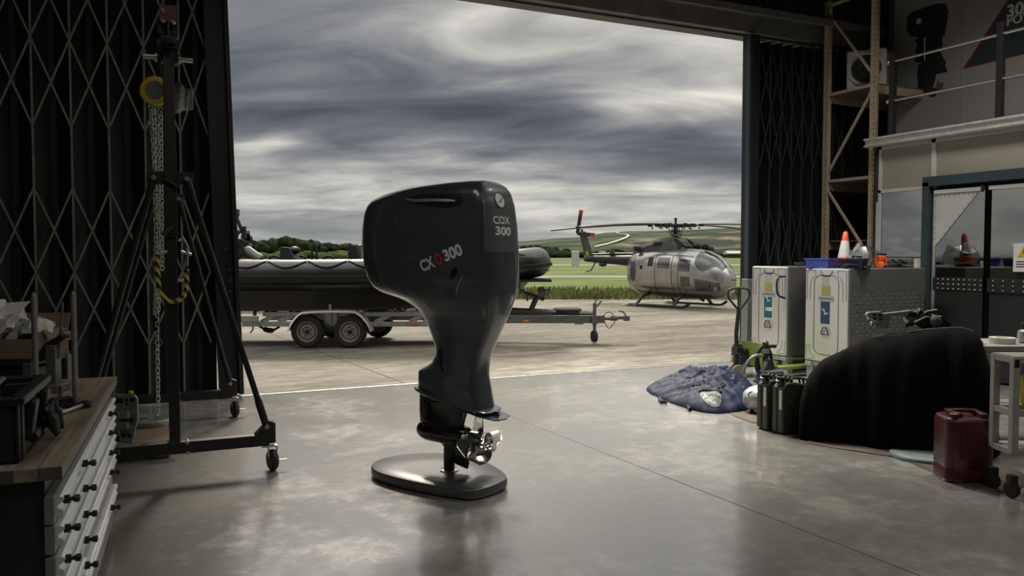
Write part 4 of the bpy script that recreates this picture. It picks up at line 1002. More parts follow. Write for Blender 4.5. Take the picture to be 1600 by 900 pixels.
# grey top band, rubbing strakes
def along(name, m, oy_, oz_, hw, th, cut=None):
    a = MB(); R = []
    for i, p in enumerate(full):
        d = (full[min(i+1, len(full)-1)]-full[max(i-1, 0)]).normalized(); e = d.cross(Vector((0, 0, 1))).normalized(); up_ = e.cross(d)
        ring = []
        for t_ in range(7):
            an = oy_+(t_/6-.5)*hw; r_ = .275+(th if 0 < t_ < 6 else -.004); ring.append(p+e*(r_*math.cos(an))+up_*(r_*math.sin(an)))
        ring += [p+e*(.2*math.cos(oy_))+up_*(.2*math.sin(oy_))]
        R.append(ring)
    a.rings(R, True); return a.build(name, m, bt, sharp=50)
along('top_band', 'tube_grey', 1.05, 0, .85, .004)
along('rubbing_strake', 'rubber', -.12, 0, .25, .03)
along('lower_strake', 'hull', -.55, 0, .10, .02)
# grab line in scallops
q = []
NS = 9
for k in range(NS):
    x0 = -5.6+k*.62*1.12; 
    for j in range(8):
        u_ = j/8; x = x0+u_*.694; an = 1.05-.55*math.sin(PI*u_)
        yb = lerp([(p.x, p.y) for p in TC], x); zb_ = lerp([(p.x, p.z) for p in TC], x); q.append((x, yb-.292*math.cos(an), zb_+.292*math.sin(an)))
a = MB(); a.tube(q, .014, 6); a.build('grab_line', 'rubber', bt)
a = MB()
for k in range(NS): x = -5.6+k*.694; a.ball((x, .12-.15, 1.24+.24), .03, 8)
a.build('line_anchors', 'white_frame', bt)
for px in (427, 468, 512, 555):
    x = bx(px, 1.8); a = MB(); a.tube([(x-.12, 1.88, 1.49), (x-.09, 1.88, 1.55), (x, 1.88, 1.575), (x+.09, 1.88, 1.55), (x+.12, 1.88, 1.49)], .022, 8); a.build('carry_handle', 'rubber', bt)
# hull
a = MB(); R = []
for x, zk, zc_, hw, zs_ in ((-6.0,.50,.64,.92,1.05),(-4.5,.50,.64,.92,1.05),(-3,.50,.64,.92,1.05),(-2,.52,.67,.90,1.06),(-1.2,.56,.73,.84,1.10),(-.6,.64,.83,.72,1.17),(-.1,.80,1.00,.50,1.25),(.2,.98,1.14,.30,1.31),(.40,1.20,1.27,.08,1.35)):
    R.append([Vector((x, 1.0, zk)), Vector((x, 1-hw*.55, zk+(zc_-zk)*.55)), Vector((x, 1-hw, zc_)), Vector((x, 1-hw*1.0, zs_)), Vector((x, 1+hw, zs_)), Vector((x, 1+hw, zc_)), Vector((x, 1+hw*.55, zk+(zc_-zk)*.65))])
a.rings(R, True); a.build('hull', 'hull', bt, sharp=25)
a = MB(); R2 = [[r_[2]+Vector((0, -.02, 0)), r_[2]+Vector((0, -.02, .03)), r_[2]+Vector((0, .03, .03)), r_[2]+Vector((0, .03, -.02))] for r_ in R]; a.rings(R2, True, None, False); a.build('chine_strip', 'rubber_boat', bt)
a = MB(); a.box((bx(609, .15), .13, bz(472)), (.24, .01, .012)); a.build('hull_mark', 'zinc', bt)
a = MB(); a.box((-2.6, 1.0, 1.14), (6.6, 1.5, .04)); a.build('deck', 'black_plastic', bt)
# helm: seats, wheel, console seen over the tube
for px, w_, h0 in ((453, .30, 386), (557, .27, 383)):
    x = bx(px, 1.0)
    s1 = MB(); s1.rings([[Vector((x-w_/2, .85, 1.15)), Vector((x+w_/2*.8, .85, 1.15)), Vector((x+w_/2*.8, 1.25, 1.15)), Vector((x-w_/2, 1.25, 1.15))], [Vector((x-w_/2, .85, 1.45)), Vector((x+w_/2, .85, 1.5)), Vector((x+w_/2, 1.25, 1.5)), Vector((x-w_/2, 1.25, 1.45))], [Vector((x-w_/2, .87, bz(h0, 1))), Vector((x+w_*.1, .87, bz(h0+1, 1))), Vector((x+w_*.1, 1.23, bz(h0+1, 1))), Vector((x-w_/2, 1.23, bz(h0, 1)))]], True, None, False)
    s1.build('jockey_seat' if px < 500 else 'console', 'black_plastic', bt, bevel=.03)
x = bx(460, 1.0); a = MB(); a.ball((x, 1.05, bz(391, 1)), (.10, .14, .075), 14); a.build('seat_cushion', 'black_plastic', bt)
x = bx(492, 1.0); a = MB(); a.tube([(x-.06, 1.0, 1.15), (x-.05, 1.0, bz(384, 1)), (x-.01, 1.0, bz(379.5, 1)), (x+.04, 1.0, bz(384, 1)), (x+.03, 1.0, 1.15)], .022, 8); a.build('grab_rail', 'black_paint', bt)
x = bx(561, 1.0); a = MB(); a.box((x+.03, 1.05, bz(394, 1)), (.06, .25, .27)); a.build('console_panel', 'tube_grey', bt, bevel=.01)
# stern gear at the left edge
sx0 = bx(375, 1.0)
def stern(a):
    rn = random.Random(5)
    for k in range(26):
        p = Vector((bx(rn.uniform(352, 390), 1), 1+rn.uniform(-.3, .3), bz(rn.uniform(366, 404), 1)))
        if bz(404-(395-(p.x/(TD+1)*FOC+800))*1.4, 1) < p.z-.0 and False: continue
        a.box(p, (rn.uniform(.06, .18), rn.uniform(.06, .2), rn.uniform(.05, .12)), None, rn.random()*3, rn.uniform(-.8, .8))
    for k in range(10):
        y_ = 1+rn.uniform(-.35, .3); p = [(bx(rn.uniform(355, 386), 1), y_, bz(rn.uniform(362, 402), 1)) for _ in range(4)]; a.tube(cat(p, 5), .016, 6)
a = MB(); stern(a); e_ = a.build('stern_engine', 'heli_dark', bt)
a = MB(); a.lathe([(.02, 0), (.06, .03), (.085, .08), (.085, .26), (.10, .30), (.10, .36), (.06, .40)], (bx(382, .8), .8, bz(387, .8)), (.8, 0, -.62), 20); a.build('exhaust_can', 'alu_dull', e_)
a = MB(); a.tube([(bx(368, .8), .8, bz(332, .8)), (bx(373, .8), .8, bz(346, .8)), (bx(380, .8), .8, bz(363, .8)), (bx(384, .8), .8, bz(372, .8))], .035, 8); a.box((bx(371, .8), .8, bz(333, .8)), (.08, .1, .13)); a.box((bx(383, .8), .8, bz(360, .8)), (.05, .06, .14)); a.build('tilt_arm', 'black_paint', e_)

# ============================================================ HELICOPTER (local x = nose, y = its far side)
HD = 25.0; HC = FH*HD+RT*((1060-800)/FOC*HD)
ha = math.radians(-25-48)          # nose turned towards the viewer's right
he = thing('helicopter', 'grey twin-engine helicopter on skids parked on the apron with its nose to the right', 'helicopter', HC, ha)
def camv(r_, f_): return Matrix.Rotation(-ha, 3, 'Z') @ (RT*r_+FH*f_)
def Hp(name, m, fn, par=he, **kw): a = MB(); fn(a); return a.build(name, m, par, **kw)
ST = [(-1.78,1.05,.20,.22,.30),(-1.72,1.05,.42,.45,.42),(-1.62,1.05,.58,.60,.50),(-1.40,1.05,.68,.70,.58),(-1.0,1.06,.72,.76,.64),(-.5,1.06,.74,.78,.67),(0,1.06,.74,.79,.68),(.4,1.05,.74,.79,.68),(.8,1.03,.73,.77,.67),(1.15,.99,.69,.73,.64),(1.45,.94,.61,.67,.58),(1.68,.88,.49,.57,.48),(1.84,.83,.34,.42,.35),(1.93,.79,.17,.22,.19),(1.96,.78,.02,.03,.03)]
STc = [Vector(s_+(0,)[:0]) if False else s_ for s_ in ST]
def hst(x):
    k = 0
    while k < len(ST)-2 and ST[k+1][0] < x: k += 1
    P = [ST[max(0, min(len(ST)-1, k+j))] for j in (-1, 0, 1, 2)]; t = (x-P[1][0])/(P[2][0]-P[1][0])
    return [P[1][i]+(P[2][i]-P[1][i])*t for i in range(5)]
NA = 56
def hpt(x, an, off=0.0):
    _, zc_, hu, hd, hw = hst(x); c_, s_ = math.cos(an), math.sin(an)
    e = 2/2.5; y = hw*math.copysign(abs(c_)**e, c_); z = (hu if s_ > 0 else hd)*math.copysign(abs(s_)**e, s_)
    n = Vector((0, c_, s_)); return Vector((x, y, zc_+z))+n*off
xsH = [-1.78,-1.75,-1.72,-1.67,-1.62,-1.5,-1.4,-1.2,-1.0,-.75,-.5,-.25,0,.2,.4,.6,.8,.95,1.1,1.25,1.38,1.5,1.6,1.68,1.76,1.84,1.89,1.93,1.95,1.96]
a = MB(); a.rings([[hpt(x, 2*PI*i/NA) for i in range(NA)] for x in xsH], True); a.build('fuselage', 'heli', he, sharp=60)
def hpatch(name, m, x0, x1, a0, a1, off=.012, nx=10, na=10, shape=None, par=he):
    a = MB(); R = []
    for i in range(nx+1):
        u_ = i/nx; row = []
        for j in range(na+1):
            w_ = j/na; A0, A1 = (a0, a1) if shape is None else shape(u_, a0, a1)
            row.append(hpt(x0+(x1-x0)*u_, math.radians(A0+(A1-A0)*w_), off))
        R.append(row)
    top = [p for r in R for p in r]; n_ = na+1; v = top+[Vector((p.x, p.y*.97, 1.0+(p.z-1.0)*.97)) for p in top]; m_ = len(top)
    f = [(i*n_+j, (i+1)*n_+j, (i+1)*n_+j+1, i*n_+j+1) for i in range(nx) for j in range(na)]
    bnd = [(i, 0) for i in range(nx+1)]+[(nx, j) for j in range(1, na+1)]+[(i, na) for i in range(nx-1, -1, -1)]+[(0, j) for j in range(na-1, 0, -1)]
    bi = [i*n_+j for i, j in bnd]
    f += [(bi[k], bi[(k+1) % len(bi)], bi[(k+1) % len(bi)]+m_, bi[k]+m_) for k in range(len(bi))]
    a.add(v, f, True); return a.build(name, m, par, sharp=40)
# angles: 0 = far side, 180 = side facing the hangar, 90 = top, 270 = belly
ell = lambda u_, A, B: ((A+B)/2-(B-A)/2*math.sqrt(max(0, 1-(2*u_-1)**2))*1.0-.01, (A+B)/2+(B-A)/2*math.sqrt(max(0, 1-(2*u_-1)**2)))
for s_ in (1, -1):
    mm = lambda A: A if s_ > 0 else 180-A
    hpatch('windscreen', 'heli_glass', 1.02, 1.80, mm(97), mm(172), .010, shape=lambda u_, A, B: (A+(B-A)*.02, A+(B-A)*(.55+.45*math.sin(PI*min(1, u_*1.0+.18)))))
    hpatch('chin_window', 'heli_glass', 1.05, 1.78, mm(186), mm(214), .010)
    hpatch('door_window', 'heli_glass', .50, .88, mm(150), mm(177), .010)
    hpatch('door_window', 'heli_glass', .56, .88, mm(184), mm(205), .010)
    hpatch('cabin_window', 'heli_glass', -.32, .14, mm(148), mm(174), .010)
    hpatch('cabin_window', 'heli_dark', -.70, -.50, mm(146), mm(170), .008)
    for x in (-.42, .22, .46): hpatch('door_seam', 'heli_dark', x, x+.014, mm(138), mm(232), .007, 1, 14)
    hpatch('door_seam', 'heli_dark', -.42, .96, mm(138), mm(139.2), .007, 12, 1); hpatch('sill_rail', 'heli_olive', -1.0, .25, mm(211), mm(214), .03, 12, 1)
    hpatch('skin_dent', 'heli_olive', -1.5, -1.2, mm(155), mm(200), .004, 6, 8, shape=ell)
    hpatch('vent', 'heli_dark', -1.02, -.92, mm(168), mm(176), .01, 3, 3); hpatch('vent', 'heli_dark', -1.55, -1.48, mm(150), mm(162), .01, 3, 3)
    hpatch('belly_panel', 'heli_olive', -1.3, 1.5, mm(228), mm(262), .005, 12, 6)
    hpatch('headlamp', 'zinc', 1.62, 1.70, mm(200), mm(212), .012, 4, 4); hpatch('vent', 'heli_dark', 1.50, 1.54, mm(190), mm(202), .013, 3, 3)
    # window frames seen inside the glass
    hpatch('quarter_frame', 'heli', 1.33, 1.37, mm(110), mm(172), .016, 1, 12) if False else None
hpatch('centre_post', 'heli', 1.0, 1.9, 86, 94, .018, 12, 3)
hpatch('wiper', 'heli_dark', 1.1, 1.55, 100, 102, .03, 8, 1)
# roof fairing and engine deck
def dog(a):
    R = []
    for x, hw, zt_, hb in ((-1.75,.20,1.62,1.45),(-1.5,.34,1.80,1.45),(-1.1,.40,1.97,1.5),(-.6,.42,2.10,1.5),(-.1,.40,2.16,1.6),(.10,.34,2.12,1.65),(.38,.30,1.80,1.65)):
        R.append([Vector((x, -hw, hb)), Vector((x, -hw*.95, zt_-.14)), Vector((x, -hw*.7, zt_)), Vector((x, hw*.7, zt_)), Vector((x, hw*.95, zt_-.14)), Vector((x, hw, hb))])
    a.rings(R, True)
fa = Hp('engine_deck', 'heli_olive', dog, sharp=30)
Hp('intake', 'black_paint', lambda a: a.add([(.12, -.26, 2.06), (.12, .26, 2.06), (.40, .22, 1.86), (.40, -.22, 1.86), (.12, -.26, 1.85), (.12, .26, 1.85)], [(0, 1, 2, 3), (0, 3, 4), (1, 5, 2), (3, 2, 5, 4), (0, 4, 5, 1)]), fa)
for s_ in (-1, 1): Hp('intake_cowl', 'heli_dark', lambda a: a.box((.16, s_*.30, 1.93), (.34, .03, .26), None, 0, .5), fa)
Hp('louvre', 'black_paint', lambda a: [a.box((-.62+.11*k, -.400, 1.94), (.07, .03, .13), None, 0, .2) for k in range(3)], fa)
Hp('exhaust', 'heli_dark', lambda a: (a.cyl((-1.25, -.35, 1.80), (-1.36, -.52, 1.80), .10, .09), a.cyl((-1.25, .35, 1.80), (-1.36, .52, 1.80), .10, .09)))
# tail boom, fin, stabiliser
def tx(x): return -1.6+(x+1.6)*.62
Hp('tail_boom', 'heli_dark', lambda a: (a.cyl((-1.6, 0, 1.40), (tx(-5.35), 0, 1.47), .20, .11, 24)))
Hp('boom_spine', 'heli_dark', lambda a: (a.tube([(-1.6, 0, 1.62), (tx(-3.2), 0, 1.63), (tx(-5.2), 0, 1.59)], .04, 8), a.cyl((tx(-3.4), 0, 1.62), (tx(-3.4), 0, 1.76), .10, .06), a.ball((tx(-4.0), -.05, 1.27), (.16, .08, .08), 12)))
def fin(a):
    R = []
    for x0, x1, z_, h_ in ((-4.65,-5.35,1.42,.05),(-4.85,-5.5,1.66,.045),(-5.30,-5.85,2.32,.035),(-5.38,-5.85,2.40,.02)):
        R.append([Vector((tx(x0), 0, z_)), Vector(((tx(x0)+tx(x1))/2, h_, z_)), Vector((tx(x1), 0, z_)), Vector(((tx(x0)+tx(x1))/2, -h_, z_))])
    a.rings(R, True)
Hp('tail_fin', 'heli_olive', fin, sharp=60)
XT = tx(-5.62)
Hp('tail_gearbox', 'heli_dark', lambda a: (a.ball((XT, .04, 2.34), (.14, .12, .09), 12), a.cyl((XT, -.02, 2.34), (XT, -.24, 2.34), .045), a.ball((XT-.03, 0, 2.46), .05, 8)))
st_ = Hp('stabiliser', 'heli_olive', lambda a: a.box((tx(-5.05), 0, 1.46), (.30, 1.36, .035)), bevel=.01)
for s_ in (-1, 1): Hp('end_plate', 'white_frame', lambda a: a.box((tx(-5.10), s_*.69, 1.46), (.34, .035, .52)), st_, bevel=.012)
Hp('tail_stripe', 'yellow', lambda a: a.box((tx(-5.15), -.045, 1.60), (.10, .012, .26), None, 0, -.35))
Hp('tail_bumper', 'heli_dark', lambda a: a.tube([(tx(-4.6), 0, 1.35), (tx(-4.95), 0, 1.06), (tx(-5.3), 0, 1.02)], .022, 8))
for k, (d, ln) in enumerate(((camv(.12, 0)+Vector((0, 0, .75)), .82), (camv(.55, -.2)+Vector((0, 0, -.06)), .60))):
    d = d.normalized(); e = d.cross(camv(.2, 1)).normalized(); c0 = Vector((XT, -.25, 2.34))
    a = MB(); a.box((ln*.5, 0, 0), (ln, .13, .02), fr(c0, d, e)); tb = a.build('tail_rotor_blade', 'rotor', he, bevel=.006)
    a = MB(); a.box((ln*.90, 0, 0), (.16, .136, .024), fr(c0, d, e)); a.build('blade_tip', 'red', tb)
# rotor head and blades
HX = -.12; HZ_ = 2.52
Hp('rotor_mast', 'rotor', lambda a: (a.cyl((HX, 0, 2.05), (HX, 0, HZ_+.05), .085, .065), a.cyl((HX, 0, 2.18), (HX, 0, 2.24), .22, .18, 20), a.cyl((HX, 0, 2.33), (HX, 0, 2.37), .16), a.cyl((HX, 0, HZ_+.05), (HX, 0, HZ_+.20), .035), a.ball((HX, 0, HZ_+.2), .05, 8), [a.tube([(HX+.20*math.cos(t), .20*math.sin(t), 2.22), (HX+.24*math.cos(t+.2), .24*math.sin(t+.2), HZ_-.04)], .014, 6) for t in (0, 1.57, 3.14, 4.71)]))
for k, (r_, f_) in enumerate(((-1, .22), (-.88, -.62), (1, -.30), (.90, .62))):
    d = camv(r_, f_).normalized(); e = Vector((-d.y, d.x, 0))
    gr = Hp('blade_grip', 'rotor', lambda a: (a.cyl(Vector((HX, 0, HZ_))+d*.05, Vector((HX, 0, HZ_))+d*.62, .055, .05), a.box((.30, 0, 0), (.10, .15, .13), fr((HX, 0, HZ_), d, e)), a.box((.52, 0, 0), (.12, .18, .10), fr((HX, 0, HZ_), d, e)), a.box((.78, 0, 0), (.16, .16, .08), fr((HX, 0, HZ_), d, e)), a.ball(Vector((HX, 0, HZ_-.09))+d*.72+e*.03, .035, 6), a.ball(Vector((HX, 0, HZ_-.09))+d*.42+e*.03, .035, 6)), bevel=.005)
    R = []
    for i in range(13):
        s_ = i/12; p = Vector((HX, 0, HZ_))+d*(.75+3.2*s_)+Vector((0, 0, .03-.16*s_*s_)); c_ = .16
        R.append([p-e*c_+Vector((0,0,-.006)), p-e*c_*.3+Vector((0,0,.03)), p+e*c_+Vector((0,0,0)), p-e*c_*.3+Vector((0,0,-.03))])
    a = MB(); a.rings(R, True); a.build('rotor_blade', 'rotor', he, sharp=60)
    if k == 1: pass
# skids
for s_ in (-1, 1):
    yy = s_*.98
    Hp('skid', 'heli_dark', lambda a: a.tube(cat([(-1.15, yy, .045), (-1.0, yy, .045), (.4, yy, .045), (.85, yy, .045), (1.0, yy, .08), (1.12, yy, .16)], 3), .045, 10))
    for x in (-.85, .55):
        Hp('cross_tube', 'heli_dark', lambda a: a.tube(cat([(x, s_*.35, .36), (x, s_*.60, .33), (x, s_*.80, .22), (x, yy, .06)], 3), .05, 10))
    Hp('skid_shoe', 'heli_dark', lambda a: a.box((-1.0, yy, .02), (.45, .22, .03)), bevel=.01)
Hp('antenna', 'heli_dark', lambda a: (a.cyl((1.0, 0, 1.6), (.95, 0, 1.86), .012, .006), a.box((.9, 0, .26), (.16, .02, .14), None, 0, .4), a.box((1.3, .1, .30), (.10, .10, .08)), a.cyl((1.9, 0, .85), (2.08, 0, .86), .015)))
# ============================================================ WORKBENCH (left)
c_near = onz(97, 728, .9); c_far = onz(183, 588, .9)
bd_ = (c_far-c_near); bd_.z = 0; BL = bd_.length; brz = math.atan2(bd_.y, bd_.x)-PI/2
wb = thing('workbench', 'long grey drawer cabinet workbench with thick oak top, at the left', 'workbench', (c_near.x, c_near.y, 0), brz)
# local: x to the right (front face at x = 0), y away, top at .9
WBI = (Matrix.Translation((c_near.x, c_near.y, 0)) @ Matrix.Rotation(brz, 4, 'Z')).inverted()
def wl(p): return WBI @ p
a = MB(); a.box((-.46, BL/2, .877), (.92, BL, .046)); a.build('worktop', 'oak', wb, bevel=.004)
a = MB(); a.box((-.48, BL/2+.02, .46), (.84, BL-.07, .79)); a.build('body', 'cab_dark', wb, bevel=.004)
a = MB(); a.box((-.48, BL/2, .035), (.78, BL-.1, .07)); a.build('plinth', 'black_paint', wb)
rz_ = [.795, .695, .590, .487, .384]
HY = [.02+.06, BL*.40, BL-.16]
def frontpiece(name, y0, y1, z0, z1, latches, group=False):
    o = MB(); o.box((-.045, (y0+y1)/2, (z0+z1)/2), (.03, y1-y0-.006, z1-z0-.006)); d_ = o.build(name, 'drawer', wb, bevel=.003)
    o = MB()
    o.rings([[Vector((-.031, y, z1-.004)), Vector((-.014, y, z1-.004)), Vector((-.004, y, z1-.010)), Vector((-.002, y, z1-.018)), Vector((-.008, y, z1-.026)), Vector((-.020, y, z1-.032)), Vector((-.020, y, z1-.044)), Vector((-.008, y, z1-.050)), Vector((-.003, y, z1-.058)), Vector((-.006, y, z1-.066)), Vector((-.014, y, z1-.072)), Vector((-.031, y, z1-.072))] for y in (y0+.01, y1-.01)], True, None, False)
    o.build('grip_rail', 'rail_alu', d_)
    for y in latches:
        o = MB(); zc_ = z1-.024
        o.box((.004, y, zc_), (.018, .016, .026)); o.lathe([(.002, -.024), (.013, -.02), (.013, -.006), (.007, 0), (.007, .008), (.013, .014), (.013, .028), (.002, .031)], (.014, y, zc_), (1, 0, 0), 14)
        o.build('latch', 'black_plastic', d_)
for k in range(5): 
    z1 = rz_[k]; z0 = z1-.100
    if k < 4: frontpiece('drawer', .02, BL-.06, z0, z1, [.06, .56, 1.63])
frontpiece('cabinet_door', .02, .62, .07, .384, [.56]); frontpiece('cabinet_door', .62, BL-.06, .07, .300, [1.63])
a = MB(); a.box((-.045, (.62+BL-.06)/2, .342), (.03, BL-.69, .078)); a.build('drawer', 'drawer', wb, bevel=.003)
hp = [wl(onz(0, 787, .72))]
a = MB(); P_ = [(-.62, -.005, .70), (-.62, -.06, .70), (-.57, -.085, .70), (-.28, -.085, .70), (-.225, -.06, .71), (-.215, -.005, .72)]
a.tube(cat(P_, 5), .017, 12); a.lathe([(.028, 0), (.028, .008), (.018, .010)], (-.215, .012, .72), (0, -1, 0), 16); a.build('side_handle', 'alu_dull', wb)

# posts, wrench and tool case on the worktop
def on_top(px, py, z=.9): return onz(px, py, z)
p = on_top(120, 634)
t = thing('threaded_column', 'tall grey threaded steel column on a round dark base on the oak worktop, right of the black tool case', 'steel column', p)
a = MB(); prof = [(.013, .012)]; z = .012
while z < .50: prof += [(.0128, z), (.0118, z+.003)]; z += .006
prof += [(.011, .515), (.006, .528), (.002, .533)]
a.lathe(prof, (-.005, 0, 0), (0, 0, 1), 16); a.build('shaft', 'galv_dark', t)
a = MB(); a.lathe([(.06, 0), (.066, .004), (.066, .012), (.05, .016), (.02, .018), (.014, .03)], (0, 0, 0), (0, 0, 1), 24); a.build('base', 'black_paint', t)
p2 = on_top(57, 642)
t = thing('threaded_column', 'tall grey threaded steel column rising behind the black tool case', 'steel column', (onz(57,642,.9).x, onz(57,642,.9).y, .9))
q = atd(57, 597, (p2-EYEV).dot(FW)+.1)
a = MB(); a.lathe(prof, (0, 0, 0), (0, 0, 1), 16); a.build('shaft', 'galv_dark', t)
a = MB(); a.lathe([(.05, 0), (.055, .004), (.055, .010), (.02, .014)], (0, 0, 0), (0, 0, 1), 24); a.build('base', 'black_paint', t)
w0 = on_top(80, 655); w1 = on_top(136, 636)
d = w1-w0; t = thing('ratchet_wrench', 'chrome ratchet wrench lying on the oak worktop in front of the right steel column', 'wrench', w0, math.atan2(d.y, d.x))
L_ = d.length
a = MB(); a.tube([(0, 0, .014), (L_*.2, 0, .014), (L_*.35, 0, .012), (L_*.85, 0, .015)], [.013, .013, .008, .009], 10); a.build('handle', 'zinc', t)
a = MB(); a.lathe([(.004, 0), (.024, .002), (.026, .012), (.024, .026), (.01, .030)], (L_*.95, 0, 0), (0, 0, 1), 16); a.build('head', 'black_paint', t)
w0 = on_top(95, 634)
t = thing('clamp', 'small dark screw clamp standing behind the chrome wrench on the oak worktop', 'clamp', w0, .4)
a = MB(); a.box((0, 0, .02), (.09, .035, .04)); a.box((.05, 0, .014), (.07, .025, .025)); a.build('body', 'black_paint', t, bevel=.006)
a = MB(); a.cyl((0, 0, .035), (0, 0, .095), .009); a.build('screw', 'galv_dark', t)
a = MB(); a.tube([(-.04, 0, .03), (-.10, .01, .028), (-.13, .0, .03)], .009, 8); a.build('arm', 'galv_dark', t)
# black tool case with clips
tc_n = on_top(30, 725); tc_f = on_top(95, 655)
t = thing('tool_case', 'open black plastic tool case with clips standing on the oak worktop at the left edge', 'tool case', (tc_n.x, tc_n.y, .9), brz)
a = MB()
W_, L2, Hc = .42, .52, .205
a.box((-W_/2, L2/2, .01), (W_, L2, .02)); a.box((-.012, L2/2, Hc/2), (.024, L2, Hc)); a.box((-W_+.012, L2/2, Hc/2), (.024, L2, Hc)); a.box((-W_/2, .012, Hc/2), (W_, .024, Hc)); a.box((-W_/2, L2-.012, Hc/2), (W_, .024, Hc))
a.build('case_body', 'black_plastic', t, bevel=.008)
a = MB(); a.box((-.0, L2/2, Hc+.008), (.045, L2+.03, .028)); a.box((-W_, L2/2, Hc+.008), (.045, L2+.03, .028)); a.box((-W_/2, 0, Hc+.008), (W_, .045, .028)); a.box((-W_/2, L2, Hc+.008), (W_, .045, .028)); a.build('rim', 'galv_dark' if False else 'black_paint', t, bevel=.006)
for y in (.16, .40):
    a = MB(); a.box((.012, y, .12), (.026, .075, .14), None, 0, .15); a.cyl((.02, y-.03, .06), (.02, y+.03, .06), .016); a.build('clip', 'black_plastic', t, bevel=.006)
for k, (y, z_) in enumerate(((.30, .05), (.34, .04), (.44, .055))):
    a = MB(); a.lathe([(.008, 0), (.02, .01), (.014, .04), (.022, .06), (.015, .1), (.006, .13)], (.035, y, .14), (.25, .3, -1), 12); a.build('clip_knob', 'black_paint', t)
for k in range(2): a = MB(); a.box((.0, .06+k*(L2-.12), .10), (.012, .035, .19)); a.build('corner_rib', 'black_paint', t, bevel=.004)
t = thing('angle_disc', 'black round-topped power tool lying inside the open black tool case', 'power tool', (tc_n.x-.20, tc_n.y+.28, .921), brz)
a = MB(); a.lathe([(.10, 0), (.13, .03), (.13, .10), (.11, .20), (.06, .235), (.01, .24)], (0, 0, 0), (0, 0, 1), 24); a.build('body', 'black_paint', t)
a = MB(); a.tube(cat([(.1, -.1, .20), (.12, 0, .23), (.1, .1, .20)], 5), .012, 8); a.build('handle', 'galv_dark', t)
# stand behind with cardboard box of tissue, press arm
SX, SY = onz(60, 560, 1.03).x, onz(60, 560, 1.03).y
dS = 4.6
def sp_(px, py, d=dS): return atd(px, py, d)
cS = sp_(26, 600); zT = sp_(40, 556).z
t = thing('equipment_trolley', 'dark trolley with grey posts standing behind the workbench, carrying the cardboard box', 'trolley', (cS.x, cS.y, 0), -YAW)
a = MB(); a.box((-.03, .06, zT-.02), (.40, .40, .04)); a.build('top', 'black_paint', t, bevel=.006)
a = MB(); a.box((-.03, .06, zT-.24), (.36, .36, .36)); a.build('cabinet', 'black_plastic', t, bevel=.01)
for x in (-.20, .15):
    for y in (-.12, .24): a = MB(); a.box((x, y, zT/2), (.05, .05, zT-.04)); a.build('leg', 'galv_dark', t, bevel=.004)
a = MB(); a.box((-.04, -.17, zT-.53), (.34, .05, .03)); a.build('shelf', 'oak', t, bevel=.004)
bxp = thing('cardboard_box', 'open cardboard box stuffed with crumpled white tissue, behind the black tool case', 'box', (cS.x, cS.y, zT), -YAW)
a = MB(); w_, l_, h_ = .40, .30, .15
a.box((0, l_/2-.12, .004), (w_, l_, .008)); a.box((-w_/2, l_/2-.12, h_/2), (.008, l_, h_)); a.box((w_/2, l_/2-.12, h_/2), (.008, l_, h_)); a.box((0, -.12, h_/2-.02), (w_, .008, h_-.04)); a.box((0, l_-.12, h_/2+.0), (w_, .008, h_)); a.build('carton', 'card', bxp)
a = MB(); a.box((w_*.1, l_-.10, h_+.035), (w_*.8, .008, .10), None, 0, 0, -.3); a.box((w_/2+.03, .02, h_-.03), (.09, l_*.7, .006), None, 0, .95); a.build('flap', 'card', bxp)
def crumple(name, m, par, c, r, seed, spikes=1.0):
    a = MB(); a.ball(c, r, 20)
    for i in range(len(a.v)):
        q = a.v[i]-Vector(c); n_ = noise.noise(q*18+Vector((seed, 0, 0))); a.v[i] = Vector(c)+q*(1+.5*spikes*abs(n_)*2)
    return a.build(name, m, par, sharp=12)
crumple('tissue', 'paper', bxp, (-.10, .02, .17), (.06, .08, .09), 1, 1.4); crumple('tissue', 'paper', bxp, (-.03, .05, .17), (.05, .08, .08), 4, 1.6); crumple('tissue', 'paper', bxp, (.14, .02, .145), (.05, .06, .06), 8, 1.3); crumple('tissue', 'label_grey', bxp, (.05, .05, .14), (.10, .1, .05), 6, 1.3)
a = MB(); a.prism([(0, 0), (.16, .20), (.02, .19)], .004, fr((-.06, -.05, .12), (1, 0, 0), (0, .2, 1))); a.build('tissue_sheet', 'paper', bxp)
# folding arm lamp / press lever
p0 = sp_(70, 560, 4.1)
t = thing('lever_arm', 'black jointed lever arm with round end and slim upright rod, beside the cardboard box', 'lever', (p0.x, p0.y, .9), -YAW)
def lo(px, py, d=4.1):
    q = atd(px, py, d)-Vector((p0.x, p0.y, .9)); return Matrix.Rotation(YAW, 3, 'Z') @ q
P_ = [lo(62, 560), lo(76, 540), lo(92, 530), lo(104, 520)]
a = MB(); a.tube(P_, [.022, .022, .018, .022], 10); a.build('arm', 'black_paint', t)
a = MB(); q_ = lo(103, 522); a.ball(q_, (.035, .03, .022), 14); a.build('end_knob', 'galv_dark', t)
a = MB(); a.cyl(lo(98, 472), lo(92, 560), .006, .008, 8); a.build('rod', 'galv_dark', t)
b0 = lo(84, 590); 
a = MB(); a.box((b0.x, b0.y, .12), (.05, .06, .24)); a.box((b0.x-.03, b0.y, .02), (.16, .12, .04)); a.build('foot', 'galv_dark', t, bevel=.005)
a = MB(); a.tube([lo(62, 560), (b0.x, b0.y, .2)], .02, 8); a.build('link', 'black_paint', t)

